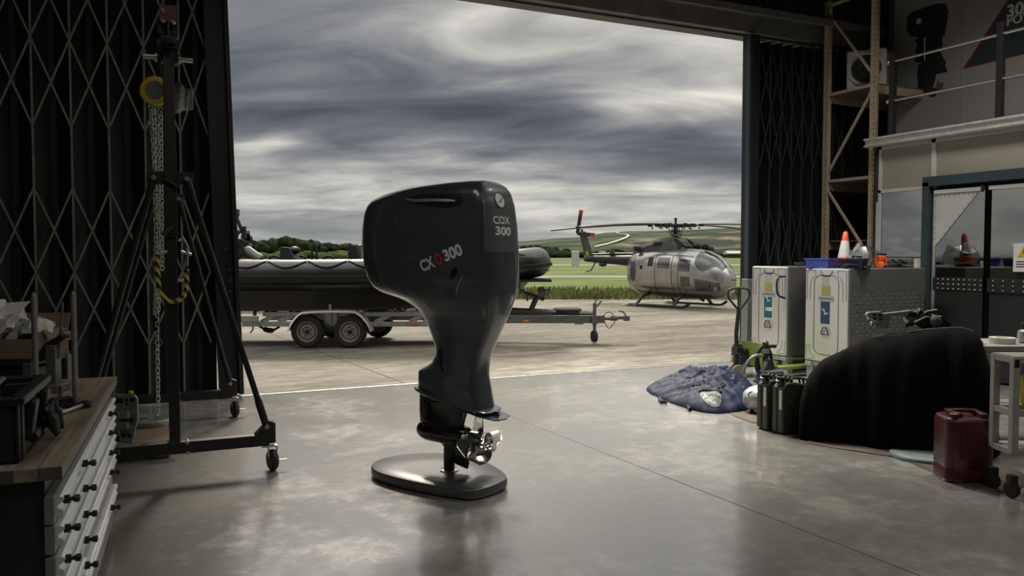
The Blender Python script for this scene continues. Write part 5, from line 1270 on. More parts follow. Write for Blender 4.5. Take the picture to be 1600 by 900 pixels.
# ============================================================ GANTRY HOIST
GF = Vector((.21, 6.10, 0)); GR_ = Vector((.25, 8.28, 0)); gd = (GR_-GF).normalized(); GRZ = math.atan2(gd.y, gd.x)-PI/2
ga = thing('gantry_crane', 'tall black gantry crane on casters in front of the left folding door', 'gantry crane', GF, GRZ)
GL = (GR_-GF).length; BZ_ = 3.18
def G_(name, m, fn, par=ga, **kw): a = MB(); fn(a); return a.build(name, m, par, **kw)
for y in (0, GL):
    s_ = .28 if y == 0 else 0
    xr_ = .64 if y == 0 else .56
    G_('base_rail', 'black_paint', lambda a: a.box(((xr_-.62)/2, y, .235), (xr_+.62, .075, .085)), bevel=.005)
    G_('mast', 'black_paint', lambda a: (a.box((0, y, .22+(BZ_-.30)/2), (.072, .072, BZ_-.30))), bevel=.004)
    G_('collar', 'black_paint', lambda a: (a.box((0, y, 2.135), (.30, .018, .09)), a.box((0, y-.045, 2.02), (.08, .018, .6))), bevel=.004)
    for sx in (-1, 1):
        xe = (.62 if sx > 0 else -.62); xe = xr_*sx if sx > 0 else -.62
        p0_ = Vector((.105*sx, y-.03, 2.13)); p1_ = Vector((xe*.97, y-.03, .34))
        G_('brace', 'black_paint', lambda a: a.tube([p0_, p0_.lerp(p1_, .06), p0_.lerp(p1_, .07), p0_.lerp(p1_, .88), p0_.lerp(p1_, .9), p1_], [.026, .026, .021, .021, .027, .027], 12))
        G_('gusset', 'black_paint', lambda a: a.prism([(-.12, 0), (.045, 0), (.045, .15), (.0, .17), (-.12, .05)] if sx > 0 else [(.12, 0), (-.045, 0), (-.045, .15), (0, .17), (.12, .05)], .09, fr((xe, y+.045, .21), (1, 0, 0), (0, 0, 1))), bevel=.004)
        G_('bolt', 'zinc', lambda a: (a.cyl((.105*sx, y-.075, 2.13), (.105*sx, y-.03, 2.13), .018, n=8), a.cyl((xe*.97, y-.07, .34), (xe*.97, y-.03, .34), .018, n=8)))
        cs = G_('caster_fork', 'zinc', lambda a: (a.box((xe, y, .188), (.11, .09, .012)), a.box((xe-.032+.03, y-.0, .145), (.008, .05, .09)), a.box((xe+.055, y, .145), (.008, .05, .09), None, 0, .1), a.box((xe+.085, y-.01, .075), (.09, .03, .008))), bevel=.002)
        G_('caster_wheel', 'rubber', lambda a: a.lathe([(.03, -.025), (.068, -.024), (.078, -.012), (.078, .012), (.068, .024), (.03, .025)], (xe+.025, y, .078), (1, .25, 0), 24), cs)
    for k, (zz2, r_) in enumerate(((2.10, .6), (1.78, -.7))):
        G_('lock_handle', 'black_plastic', lambda a: a.tube([(.0, y-.06, zz2), (.05*(1 if k == 0 else -1), y-.085, zz2-.035)] if False else [(-.035, y-.075, zz2+.02), (.055, y-.075, zz2-.035)] if k == 0 else [(.0, y-.075, zz2+.02), (-.06, y-.075, zz2-.045)], .015, 10))
    G_('foot_bolts', 'zinc', lambda a: (a.cyl((.08, y-.05, .27), (.08, y+.05, .27), .012, n=8), a.cyl((.085, y-.06, .20), (.085, y+.05, .20), .012, n=8)))
    if y == 0:
        for xx, sgn in ((.06, 1),):
            G_('brace', 'black_paint', lambda a: a.tube([Vector((.085, y+.05, 1.93)), Vector((.36, y+1.1, .9)), Vector((.58, GL-.03, .32))], .014, 8)) if False else None
G_('hazard_guard', 'hazard', lambda a: a.tube(cat([(-.088, -.06, 1.60), (-.094, -.06, 1.50), (-.082, -.06, 1.36), (-.04, -.06, 1.29), (0, -.06, 1.275), (.05, -.06, 1.29), (.088, -.06, 1.36), (.094, -.06, 1.50)], 5), .017, 10))
G_('guard_bracket', 'zinc', lambda a: (a.tube([(.095, -.06, 1.52), (.10, -.06, 1.66), (.07, -.06, 1.72), (.045, -.05, 1.70)], .010, 8), a.cyl((-.07, -.06, 1.62), (-.03, -.06, 1.62), .012), a.cyl((.06, -.06, 1.62), (.13, -.06, 1.60), .010), a.cyl((.04, -.05, 1.42), (.09, -.05, 1.42), .01)))
G_('beam', 'black_paint', lambda a: (a.box((0, GL/2, BZ_+.0), (.10, GL+.5, .014)), a.box((0, GL/2, BZ_-.13), (.10, GL+.5, .014)), a.box((0, GL/2, BZ_-.065), (.014, GL+.5, .13))), bevel=.002)
G_('beam_end_cap', 'red_cap', lambda a: a.box((.018, -.256, BZ_+.02), (.085, .012, .09))) if 'red_cap' in M else G_('beam_end_cap', 'red_can', lambda a: (a.box((.0, -.256, BZ_+.02), (.105, .012, .11)),))
G_('beam_end_bolts', 'zinc', lambda a: (a.ball((-.03, -.265, BZ_-.035), .016, 8), a.ball((.03, -.265, BZ_-.035), .016, 8), a.ball((-.03, -.265, BZ_+.03), .018, 8)))
G_('beam_clamp', 'black_paint', lambda a: (a.box((0, -.03, BZ_-.13), (.15, .10, .05)), a.box((0, -.03, BZ_-.05), (.13, .12, .06))), bevel=.006)
for s_ in (-1, 1): G_('trolley_spindle', 'zinc', lambda a: (a.cyl((s_*.16, .02, BZ_-.212), (s_*.08, .02, BZ_-.212), .020), a.cyl((s_*.085, .02, BZ_-.212), (s_*.07, .02, BZ_-.212), .034)))
G_('trolley_wheels', 'black_plastic', lambda a: (a.lathe([(.045, 0), (.05, .01), (.045, .03)], (-.035, .1, BZ_-.20), (-1, 0, 0), 16), a.lathe([(.045, 0), (.05, .01), (.045, .03)], (.035, .1, BZ_-.20), (1, 0, 0), 16), a.box((-.04, .02, BZ_-.12), (.012, .12, .14)), a.box((.04, .02, BZ_-.12), (.012, .12, .14))))
# chain hoist
hc = ga.matrix_basis @ Vector((-.02, .33, BZ_-.40))
ho = thing('chain_hoist', 'yellow and grey hand chain hoist with galvanised chains hanging from the gantry beam', 'chain hoist', hc, GRZ)
def H_(name, m, fn, par=ho, **kw): a = MB(); fn(a); return a.build(name, m, par, **kw)
H_('hand_wheel_cover', 'yellow', lambda a: a.lathe([(.02, 0), (.085, .0), (.105, .012), (.105, .04), (.085, .05), (.065, .05), (.065, .044)], (-.055, -.04, 0), (-.35, -1, 0), 32))
H_('cover_plate', 'alu_dull', lambda a: (a.lathe([(.001, .052), (.062, .050), (.064, .042)], (-.055, -.04, 0), (-.35, -1, 0), 24)))
H_('gear_case', 'alu_dull', lambda a: (a.lathe([(.02, 0), (.11, .01), (.12, .03), (.12, .07), (.09, .10), (.09, .13), (.06, .135)], (.03, .02, -.02), (1, 0, -.1), 6), a.box((.17, .02, -.03), (.04, .09, .14))), bevel=.008)
H_('hook', 'black_paint', lambda a: (a.cyl((0, 0, .05), (0, 0, .22), .016), a.tube([(0, 0, .2), (.04, 0, .24), (0, 0, .28), (-.04, 0, .24)], .012, 8)))
def chain(name, path, ln, r, m='chain', par=ho):
    P_ = [Vector(p) for p in path]; D = [0]
    for p, q in zip(P_, P_[1:]): D.append(D[-1]+(q-p).length)
    a = MB(); s_ = 0; k = 0; pitch = ln-2*r*1.2
    while s_ < D[-1]:
        i = max(j for j in range(len(D)) if D[j] <= s_); i = min(i, len(P_)-2); t_ = (s_-D[i])/(D[i+1]-D[i]); c = P_[i].lerp(P_[i+1], t_); d = (P_[i+1]-P_[i]).normalized()
        e = d.cross(Vector((math.cos(.6+k*PI/2), math.sin(.6+k*PI/2), 0))).normalized(); pts_ = []
        hw = ln*.30; hl = ln/2-hw
        for q in range(10):
            an = 2*PI*q/10; pts_.append(c+e*(hw*math.cos(an))+d*(hw*math.sin(an)+(hl if math.sin(an) > .01 else -hl if math.sin(an) < -.01 else 0)))
        a.tube(pts_, r, 5, None, True); s_ += pitch; k += 1
    return a.build(name, m, par)
HZ2 = hc.z
chain('load_chain', [(-.075, -.05, -.08), (-.085, -.06, -HZ2+.46), (-.085, -.06, -HZ2+.42)], .045, .0045)
chain('hand_chain', [(-.03, -.02, -.09), (-.04, -.05, -1.3)], .040, .004)
chain('hand_chain', [(-.10, -.05, -.09), (-.075, -.06, -.7), (-.06, -.02, -1.1), (-.07, -.04, -1.6)], .040, .004)
chain('hand_chain', [(-.055, .02, -.09), (-.06, -.02, -1.0), (-.10, -.02, -1.62)], .034, .0036)
H_('bottom_hook', 'black_paint', lambda a: (a.cyl((-.085, -.04, -1.62), (-.085, -.04, -1.74), .022), a.tube(cat([(-.085, -.04, -1.74), (-.085, -.04, -1.78), (-.06, -.04, -1.82), (-.085, -.04, -1.85), (-.11, -.04, -1.83)], 4), .011, 8)))

# pallet with parts under the gantry
pc = onz(215, 722, 0)
pa = thing('pallet', 'worn wooden pallet board with dark blocks on the floor under the gantry crane', 'pallet', (pc.x-.16, pc.y+.30, 0), .12)
PM = pa.matrix_basis
for x in (-.30, .30): 
    a = MB(); a.box((x, 0, .05), (.10, .62, .10)); a.build('block', 'black_plastic', pa, bevel=.005)
a = MB(); a.box((0, 0, .115), (.86, .66, .03)); a.build('deck', 'card', pa, bevel=.004)
a = MB(); a.box((.0, -.30, .135), (.80, .03, .012)); a.build('edge_strip', 'galv_dark', pa)
pz = .13
dc = thing('steel_disc', 'round grey steel cover plate with holes lying on the worn pallet', 'cover plate', (0, 0, 0))
q = onz(229, 655, pz+.06); dc.location = (q.x+.02, q.y+.08, pz); dc.rotation_euler = (0, 0, .3)
a = MB(); a.lathe([(.19, 0), (.20, .02), (.20, .045), (.185, .055), (.17, .050), (.15, .050), (.001, .048)], (0, 0, 0), (0, 0, 1), 40); a.build('disc', 'grey_green', dc)
a = MB(); a.prism([(-.05, -.012), (-.015, -.02), (.02, 0), (-.015, .02), (-.05, .012)], .003, Matrix.Translation((-.02, .03, .049))); a.cyl((.06, -.03, .048), (.06, -.03, .051), .015); a.cyl((.02, -.09, .048), (.02, -.09, .051), .012); a.cyl((-.08, -.05, .048), (-.08, -.05, .051), .012); a.build('cut_outs', 'black_paint', dc)
b1 = thing('steel_bracket', 'grey-green cast mounting bracket with square pockets, upright against the drawer fronts on the pallet', 'bracket', (0, 0, 0))
q = onz(197, 697, pz); b1.location = (q.x, q.y, pz); b1.rotation_euler = (0, 0, -YAW)
bs_ = (q-EYEV).dot(FW)/FOC
def bp(px, py): return ((px-197)*bs_, (697-py)*bs_)
a = MB(); out = [bp(*c_) for c_ in ((176,614),(214,616),(218,622),(218,655),(214,668),(209,692),(204,693),(180,690),(176,660))]
a.prism(out, .02, fr((0, 0, 0), (1, 0, 0), (0, 0, 1))); a.build('plate', 'grey_green', b1, bevel=.006)
for (x0, y0, x1, y1, m_) in ((184,621,196,629,'black_paint'),(199,621,204,626,'black_paint'),(207,620,214,626,'black_paint'),(200,628,204,632,'black_paint'),(207,628,214,632,'galv_dark'),(191,640,207,651,'grey_green'),(189,657,206,668,'grey_green'),(192,677,199,682,'black_paint'),(201,677,208,682,'black_paint'),(183,680,189,689,'black_paint')):
    (u0, v0), (u1, v1) = bp(x0, y0), bp(x1, y1); th = .05 if m_ == 'grey_green' else .012
    a = MB(); a.box(((u0+u1)/2, -.02-th/2+.006, (v0+v1)/2), (u1-u0, th, abs(v1-v0))); a.build('pocket' if m_ != 'grey_green' else 'boss', m_, b1, bevel=.003)
u0, v0 = bp(211, 654); a = MB(); a.cyl((u0, -.01, v0), (u0, -.05, v0), .016); a.build('socket', 'black_paint', b1)
u0, v0 = bp(207, 613); a = MB(); a.lathe([(.018, 0), (.020, .01), (.016, .022), (.004, .024)], (u0, -.01, v0-.006), (0, 0, 1), 12); a.build('cap', 'yellow', b1)

# ============================================================ ALUMINIUM CASES (right)
def bigcase(y0, y1, x0, x1, ztop, label, first):
    t = thing('equipment_locker', label, 'transit case', (x0, (y0+y1)/2, 0)); w = y1-y0; dx = x1-x0; zb_ = .24
    a = MB(); a.box((dx/2, 0, (zb_+ztop)/2), (dx, w, ztop-zb_)); a.build('body', 'alu_dull', t, bevel=.012)
    a = MB(); a.box((-.008, 0, (zb_+ztop)/2), (.022, w-.012, ztop-zb_-.01)); dr = a.build('door', 'alu', t, bevel=.010)
    # pressed panel outline as raised round-cornered bead
    def rr(wy, z0, z1, r, n=5):
        P = []
        for cy, cz, a0 in ((wy/2-r, z1-r, 0), (-wy/2+r, z1-r, PI/2), (-wy/2+r, z0+r, PI), (wy/2-r, z0+r, 1.5*PI)):
            for k in range(n+1): P.append((-.020, cy+r*math.cos(a0+PI/2*k/n), cz+r*math.sin(a0+PI/2*k/n)))
        return P
    a = MB(); a.tube(rr(w*.56, zb_+.10, ztop-.09, .10), .0042, 6, None, True); a.build('pressed_outline', 'black_paint', dr)
    for sy in (-1, 1):
        for z0, z1 in ((ztop-.40, ztop-.03), (zb_+.03, zb_+.20)):
            y_a, y_b = sy*(w/2-.035), sy*(w/2-.035-.135)
            if z1 > 1: P = [(y_a, z1), (y_a, z0), (y_a-sy*.05, z0), (y_a-sy*.055, z1-.17), (y_a-sy*.09, z1-.09), (y_b, z1-.075), (y_b, z1)]
            else: P = [(y_a, z0), (y_a, z1), (y_a-sy*.05, z1), (y_a-sy*.06, z0+.06), (y_b, z0+.02), (y_b, z0)]
            a = MB(); a.tube([(-.019, p_, q_) for p_, q_ in P], .0035, 6, None, True); a.build('corner_bead', 'black_paint', dr)
    a = MB(); a.tube([(-.02, y_, z_) for y_, z_ in ((-.09, ztop-.03), (-.09, ztop-.06), (-.06, ztop-.075), (-.06, ztop-.10), (.06, ztop-.10), (.06, ztop-.075), (.09, ztop-.06), (.09, ztop-.03))], .005, 6); a.build('catch_frame', 'black_paint', dr)
    # labels: y runs towards the viewer's right as y gets smaller
    Ls = [('label', 'label_grey', -.045, .075, ztop-.22, ztop-.11), ('label', 'label_yellow', -.065, .075, ztop-.34, ztop-.225), ('label', 'label_grey', -.12, .13, ztop-.415, ztop-.345), ('label', 'label_blue', -.06, .085, ztop-.70, ztop-.42)]
    for nm, m_, a0, a1, z0, z1 in Ls:
        a = MB(); a.box((-.021-(.001 if z1-z0 < .08 else 0), (a0+a1)/2, (z0+z1)/2), (.003, a1-a0, z1-z0)); lb = a.build(nm, m_ if not (first and m_ == 'label_blue') else 'teal', dr)
        if m_ == 'label_blue':
            if first: text('1000', .072, fr((-.0235, .065, z0+.09), (0, -1, 0), (0, 0, 1)), 'lettering', 'paper', lb, .0006, .02, 1.0)
            a = MB(); rn = random.Random(2)
            for k in range(9): a.box((-.0235, .01+rn.uniform(-.05, .05), (z0+z1)/2+(.10 if first else 0)+rn.uniform(-.03, .05)), (.001, .022, .006), None, 0, 0, rn.choice((0, .8)))
            a.build('print', 'paper', lb)
        elif z1-z0 < .08:
            a = MB()
            for k in range(12): a.box((-.0245, a0+.02+k*.0185, (z0+z1)/2), (.001, .009, .02))
            a.build('print', 'poster_dark', lb)
    a = MB(); zc_ = ztop-.80; a.tube([(-.035, -.055, zc_-.035), (-.04, -.055, zc_-.01), (-.04, -.025, zc_+.055), (-.04, .025, zc_+.055), (-.04, .055, zc_-.01), (-.035, .055, zc_-.035)], .008, 8, None, True); a.build('pull_ring', 'black_paint', dr)
    # pallet frame under
    a = MB()
    for yy in (-w/2+.06, w/2-.06): a.box((dx/2, yy, .20), (dx+.04, .10, .05))
    for xx in (.06, dx/2, dx-.06):
        for yy in (-w/2+.06, w/2-.06): a.box((xx, yy, .09), (.10, .10, .18))
    for xx in (.05, dx-.05): a.box((xx, 0, .205), (.09, w, .06))
    a.box((dx/2, 0, .012), (dx, w*.9, .024)); a.build('pallet_frame', 'galv', t, bevel=.005)
    return t
CX = 7.84
t_a = bigcase(8.10, 8.78, CX, CX+1.25, 1.44, 'tall aluminium locker with teal 1000 label, behind the pallet truck beside the door opening', True)
a = MB(); a.tube(cat([(-.03, -.31, 1.02), (-.14, -.31, 1.06), (-.17, -.31, 1.14), (-.17, -.31, 1.24), (-.14, -.31, 1.30), (-.03, -.31, 1.31)], 4), .014, 8); a.build('grab_handle', 'black_paint', t_a)
t_b = bigcase(7.08, 7.78, CX, CX+1.33, 1.43, 'tall aluminium locker with blue label and tread-plate side, under the blue bin and traffic cone', False)
a = MB(); a.box((.68, -.354, .70), (1.27, .006, .86)); tp = a.build('tread_plate', 'alu_dull', t_b)
a = MB()
for i in range(22):
    for j in range(17):
        an = .7 if (i+j) % 2 else -.7; a.box((.07+i*.058, -.359, .30+j*.05), (.036, .005, .010), None, 0, an)
a.build('tread_pattern', 'zinc', tp)['kind'] = 'stuff'
ZT = 1.43
def ct(px, py=419): return onz(px, py, ZT+.0) if False else None
def ctop(px, x):     # a point on the locker tops seen at column px, at depth line X = x
    r = ray(px, 398); k = x/r.x; return Vector((x, (r*k).y, ZT))
# blue bin
p = ctop(1287, 8.05)
t = thing('parts_bin', 'blue plastic parts bin lying on top of the tread-plate aluminium locker, left of the cone', 'parts bin', p, -PI/2+.42)
a = MB(); L3, W3, H3 = .50, .30, .155
def trough(a, w0, w1, l, h, th=.006):
    o_ = [(-w0/2, -l/2), (w0/2, -l/2), (w0/2, l/2), (-w0/2, l/2)]; O = [(-w1/2, -l/2-.02), (w1/2, -l/2-.02), (w1/2, l/2+.02), (-w1/2, l/2+.02)]
    R = [[Vector((x, y, 0)) for x, y in o_], [Vector((x, y, h)) for x, y in O], [Vector((x+(.012 if x > 0 else -.012), y, h)) for x, y in O], [Vector((x+(.012 if x > 0 else -.012), y, h-.02)) for x, y in O]]
    a.rings(R[:2], False, None, False); a.add(R[0], [(0, 1, 2, 3)]); I = [[Vector((x*.95, y*.96, h)) for x, y in O], [Vector((x*.93, y*.95, .006)) for x, y in o_]]; a.rings([R[1], I[0], I[1]], False, None, False); a.add(I[1], [(0, 1, 2, 3)])
    a.rings([R[1], R[2], R[3]], False, None, False)
trough(a, .27, .30, .46, .125); a.build('tray', 'blue_bin', t, bevel=.003)
a = MB(); a.box((-.150, 0, .105), (.01, .40, .018)); a.build('label_slot', 'blue_bin_dark', t, bevel=.002)
p = ctop(1334, 8.0)
t = thing('parts_bin', 'dark navy plastic bin standing just below the traffic cone on the locker', 'parts bin', p, -PI/2+.42)
a = MB(); trough(a, .26, .28, .18, .12); a.build('tray', 'blue_bin_dark', t, bevel=.003); a = MB(); a.box((0, 0, .121), (.25, .19, .004)); a.build('lid', 'blue_bin_dark', t)
# traffic cone (behind the bins, on the locker)
p = ctop(1318, 8.35)
t = thing('traffic_cone', 'small orange and white traffic cone leaning slightly on top of the tread-plate locker', 'traffic cone', p, .2); t.rotation_euler = (0, .09, .2)
a = MB(); a.box((0, 0, .010), (.24, .24, .018)); a.build('foot', 'black_plastic', t, bevel=.006)
prof = lambda z: .095-.07*z/.50
a = MB(); a.lathe([(prof(0), .015), (prof(.16), .16)], (0, 0, 0), (0, 0, 1), 28); a.build('base_band', 'orange', t)
a = MB(); a.lathe([(prof(.13), .13), (prof(.14)+.002, .14), (prof(.34)+.002, .34), (prof(.35), .35)], (0, 0, 0), (0, 0, 1), 28); a.build('white_sleeve', 'cone_white', t)
a = MB(); a.lathe([(prof(.34), .34), (prof(.46), .46), (.020, .475), (.010, .47)], (0, 0, 0), (0, 0, 1), 28); a.build('tip', 'orange', t)
# clear plastic bag
p = ctop(1345, 8.55)
t = thing('plastic_bag', 'crumpled clear plastic bag behind the traffic cone on top of the locker', 'plastic bag', p)
a = MB(); a.ball((.05, 0, .13), (.26, .20, .15), 26)
for i in range(len(a.v)):
    q = a.v[i]; a.v[i] = Vector((q.x*(1+.35*noise.noise(q*7)), q.y*(1+.35*noise.noise(q*7+Vector((3, 0, 0)))), max(.0, q.z*(1+.4*noise.noise(q*9)))))
a.build('film', 'film', t, sharp=10)
p = ctop(1352, 8.4)
t = thing('instruction_card', 'small yellowish card lying in front of the clear plastic bag', 'card', p, .6)
a = MB(); a.box((0, 0, .045), (.10, .012, .085), None, 0, 0, -.5); a.build('sheet', 'yellow', t, bevel=.002)
# orange lantern
p = ctop(1377, 8.72)
t = thing('orange_lantern', 'small orange flask with black lid on top of the locker, right of the bag', 'lantern', p)
a = MB(); a.lathe([(.058, 0), (.066, .01), (.066, .07), (.060, .08), (.066, .09), (.066, .15), (.055, .162)], (0, 0, 0), (0, 0, 1), 24); a.build('body', 'orange', t)
a = MB(); a.lathe([(.056, .160), (.060, .165), (.060, .182), (.05, .190)], (0, 0, 0), (0, 0, 1), 24); a.build('lid', 'black_plastic', t)
a = MB(); a.tube([(-.02, -.06, .13), (-.02, -.10, .12), (-.02, -.10, .05), (-.02, -.06, .04)], .008, 8); a.build('handle', 'orange', t)
# hoses and cables on the lockers
def coil(name, label, cat_, c, r, n, m, seed, flat=1.0, par=None, group=None):
    rn = random.Random(seed); P = []
    for k in range(n*14):
        an = 2*PI*k/14; rr2 = r*(1+.12*math.sin(k*.37+seed)+rn.uniform(-.04, .04)); P.append((rr2*math.cos(an), rr2*flat*math.sin(an), .012+.010*(k/14)+.008*math.sin(an*2+seed)+.005))
    t = thing(name, label, cat_, c); a = MB(); a.tube(P, .011, 8); a.build('coil', m, t); return t
c1 = coil('cable_coil', 'black cable coil lying along the front edge of the tread-plate locker under the bins', 'cable', ctop(1336, 7.98), .14, 3, 'rubber', 1, .5)
a = MB(); a.box((.10, -.10, .02), (.20, .05, .03), None, .5); a.build('plug', 'black_plastic', c1, bevel=.008)
c2 = coil('cable_coil', 'dark green-black cable coil on the locker top right below the orange flask', 'cable', ctop(1394, 8.85), .13, 4, 'rubber', 5, .6)
a = MB(); a.ball((-.10, -.02, .035), (.06, .04, .03), 12); a.build('plug', 'cab_dark', c2)
c3 = coil('cable_coil', 'small dark cable heap on top of the left aluminium locker', 'cable', Vector((8.15, 8.22, 1.44)), .07, 3, 'rubber', 9, .7)
a = MB(); a.box((.0, .02, .03), (.10, .06, .05)); a.build('plug', 'black_plastic', c3, bevel=.01)
# ============================================================ PALLET TRUCK
pt0 = onz(1156, 590); 
pt = thing('pallet_truck', 'lime green pallet truck with black loop handle, its forks under the left aluminium locker', 'pallet truck', (pt0.x, pt0.y, 0), 0)
def pt_(px, py, dd=0.0):
    d0 = (pt0-EYEV).dot(FW)+dd; q = atd(px, py, d0)-Vector((pt0.x, pt0.y, 0)); return q
def P_T(name, m, fn, par=pt, **kw): a = MB(); fn(a); return a.build(name, m, par, **kw)
P_T('drawbar', 'black_paint', lambda a: a.tube([pt_(1151, 560), pt_(1150.5, 520), pt_(1154, 484)], [.030, .028, .024], 10))
P_T('handle', 'black_paint', lambda a: a.tube(cat([pt_(1153.5, 484), pt_(1145, 474), pt_(1138, 464), pt_(1139, 454), pt_(1147, 450.5), pt_(1162, 450.5), pt_(1170, 454), pt_(1171, 462), pt_(1165, 472), pt_(1156, 484)], 4), .016, 10))
P_T('release_lever', 'black_paint', lambda a: (a.tube([pt_(1143, 459), pt_(1148, 457), pt_(1154, 457.5)], .008, 8), a.tube([pt_(1154, 450), pt_(1154, 484)], .015, 8)))
def pump(a):
    c = pt_(1152, 575); a.cyl((c.x, c.y, .12), (c.x, c.y, .44), .055); a.box((c.x, c.y, .36), (.10, .12, .10)); a.box((c.x+.02, c.y-.05, .24), (.09, .09, .10)); a.cyl((c.x, c.y-.08, .30), (c.x, c.y+.08, .30), .035)
P_T('pump_body', 'black_paint', pump, bevel=.006)
cc = pt_(1163, 575); P_T('pump_cylinder', 'black_gloss', lambda a: a.lathe([(.05, .20), (.055, .21), (.055, .36), (.045, .38), (.02, .39)], (cc.x, cc.y, 0), (0, 0, 1), 20))
cw = pt_(1152, 585)
for s_ in (-.07, .07): P_T('steer_wheel', 'card', lambda a: a.lathe([(.03, -.022), (.085, -.022), (.09, 0), (.085, .022), (.03, .022)], (cw.x+s_*.5, cw.y+s_, .09), (.45, .9, 0), 22))
def hood(a):
    x0 = .10
    a.rings([[Vector((x0, -.30, .17)), Vector((x0, .30, .17)), Vector((x0, .22, .47)), Vector((x0, -.22, .47))], [Vector((x0+.14, -.30, .17)), Vector((x0+.14, .30, .17)), Vector((x0+.14, .20, .45)), Vector((x0+.14, -.20, .45))], [Vector((x0+.30, -.28, .14)), Vector((x0+.30, .28, .14)), Vector((x0+.22, .18, .28)), Vector((x0+.22, -.18, .28))]], True, None, False)
P_T('hood', 'green', hood, bevel=.01)
for s_ in (-.20, .20): P_T('fork', 'green', lambda a: a.box((.90, s_, .125), (1.35, .14, .045)), bevel=.008)
# ============================================================ PRESSURE PUMP WITH HOSE
pw = onz(1212, 607)
t = thing('pump_unit', 'dark wheeled pump unit with a looped hose standing in front of the aluminium lockers', 'pump', (pw.x, pw.y, 0), -YAW)
def pq(px, py, dd=0.0): return Matrix.Rotation(YAW, 3, 'Z') @ (atd(px, py, (pw-EYEV).dot(FW)+dd)-Vector((pw.x, pw.y, 0)))
def P_W(name, m, fn, par=t, **kw): a = MB(); fn(a); return a.build(name, m, par, **kw)
def hose(a):
    for k in range(4):
        o_ = .02*k; P = [pq(1189+k, 590-k, o_), pq(1181+2*k, 575, o_), pq(1182+k, 555, o_), pq(1191, 541+k, o_), pq(1200-k, 542, o_), pq(1206-k, 556, o_), pq(1206+k, 575, o_), pq(1200, 588, o_)]; a.tube(cat(P, 4, True), .012, 8, None, True)
P_W('hose', 'rubber', hose)
P_W('hose', 'galv_dark', lambda a: a.tube(cat([pq(1161, 582, -.1), pq(1168, 566, -.1), pq(1180, 556, -.1), pq(1192, 556, -.05)], 5), .020, 8))
hw = pq(1212, 590)
P_W('motor', 'black_paint', lambda a: (a.cyl(pq(1196, 578), pq(1196, 540), .035), a.ball(pq(1196, 536), (.04, .04, .03), 12), a.box(pq(1202, 541), (.16, .05, .04)), a.cyl(pq(1190, 585), pq(1222, 583), .06), a.box(pq(1199, 570), (.08, .08, .14))), bevel=.006)
P_W('gauge', 'alu_dull', lambda a: (a.cyl(pq(1196, 552), pq(1196, 545), .05), a.cyl(pq(1190, 582, -.06), pq(1197, 565, -.06), .025)))
wq = pq(1219, 580); 
for s_ in (0, .26): P_W('wheel', 'rubber', lambda a: (a.lathe([(.02, -.03), (.085, -.03), (.092, 0), (.085, .03), (.02, .03)], (wq.x-.02-s_*.2, wq.y+s_, .094), (.35, 1, 0), 24)))
P_W('wheel_hub', 'zinc', lambda a: a.ball((wq.x-.03, wq.y-.035, .094), .015, 8))
P_W('chassis', 'black_paint', lambda a: (a.box((-.02, .1, .06), (.36, .26, .03)), a.box((-.15, .0, .03), (.03, .03, .06))), bevel=.004)
# blue power tool on the floor stuff
p = onz(1207, 607); t = thing('polisher', 'blue handled power tool lying between the pump unit and the olive jerrycans', 'power tool', (p.x, p.y, .0), -.7)
a = MB(); a.box((0, 0, .13), (.30, .07, .07)); a.box((-.16, 0, .13), (.06, .09, .09)); a.build('body', 'blue_tool', t, bevel=.015)
a = MB(); a.box((.18, 0, .12), (.10, .06, .06)); a.box((.0, 0, .05), (.24, .10, .09)); a.build('grip', 'black_plastic', t, bevel=.015)
# ============================================================ BLUE COVER BAG
def lumpy(t, name, m, outline, hfun, folds, seed, rings=14, sub=10, par=None, thick=None):
    # a draped heap: outline = ground polygon (local x, y), height by relative radius
    P = cat([(x, y, 0) for x, y in outline], sub, True); c = sum(P, Vector())/len(P); R = []
    for k in range(rings):
        f_ = 1-k/(rings-.5); row = []
        for i, p in enumerate(P):
            q = c.lerp(p, f_); h = hfun(q.x, q.y, f_); nz = .8*noise.noise(Vector((q.x*folds, q.y*folds*2.2, seed)))+1.3*(.4-abs(noise.noise(Vector(((q.x*.8+q.y)*folds*1.7, (q.y-q.x)*folds*.5, seed+4)))*2))+.7*(.3-abs(noise.noise(Vector(((q.x-q.y)*folds*2.6, (q.y+q.x)*folds*.9, seed+2)))*2))
            an = i/len(P)*2*PI; nz2 = noise.noise(Vector((math.cos(an)*folds*1.6, math.sin(an)*folds*1.6, seed+9)))
            q = q+(p-c).normalized()*(.025*nz2*f_); q.z = max(.004, h*(1+.22*nz)); row.append(q)
        R.append(row)
    base = [Vector((p.x, p.y, .001)) for p in R[0]]
    a = MB(); a.rings([base]+R, True); return a.build(name, m, par, sharp=180)
oB = onz(1090, 632)
bg_ = thing('cover_bag', 'crumpled dark blue fabric cover bag lying on the floor inside the door opening', 'cover bag', oB, -YAW)
def gb(px, py, z=0): return Matrix.Rotation(YAW, 3, 'Z') @ (onz(px, py, z)-oB)
out = [gb(1009, 609), gb(1030, 622), gb(1060, 634), gb(1098, 645), (gb(1140, 646)), gb(1172, 640), gb(1182, 622), gb(1170, 600), gb(1140, 592), gb(1100, 594), gb(1065, 598), gb(1030, 602)]
out = [(p.x, p.y) for p in out]
HT = [(-9, .10), (gb(1008, 600).x, .12), (gb(1040, 610).x, .17), (gb(1075, 610).x, .24), (gb(1110, 610).x, .24), (gb(1150, 610).x, .25), (gb(1175, 610).x, .20)]
ob = lumpy(bg_, 'fabric', 'navy_cloth', out, lambda x, y, f_: lerp(HT, x)*(1-max(0, f_)**3.2)**.62*(1 if f_ < .999 else .05), 3.4, 3, 34, 14, bg_)
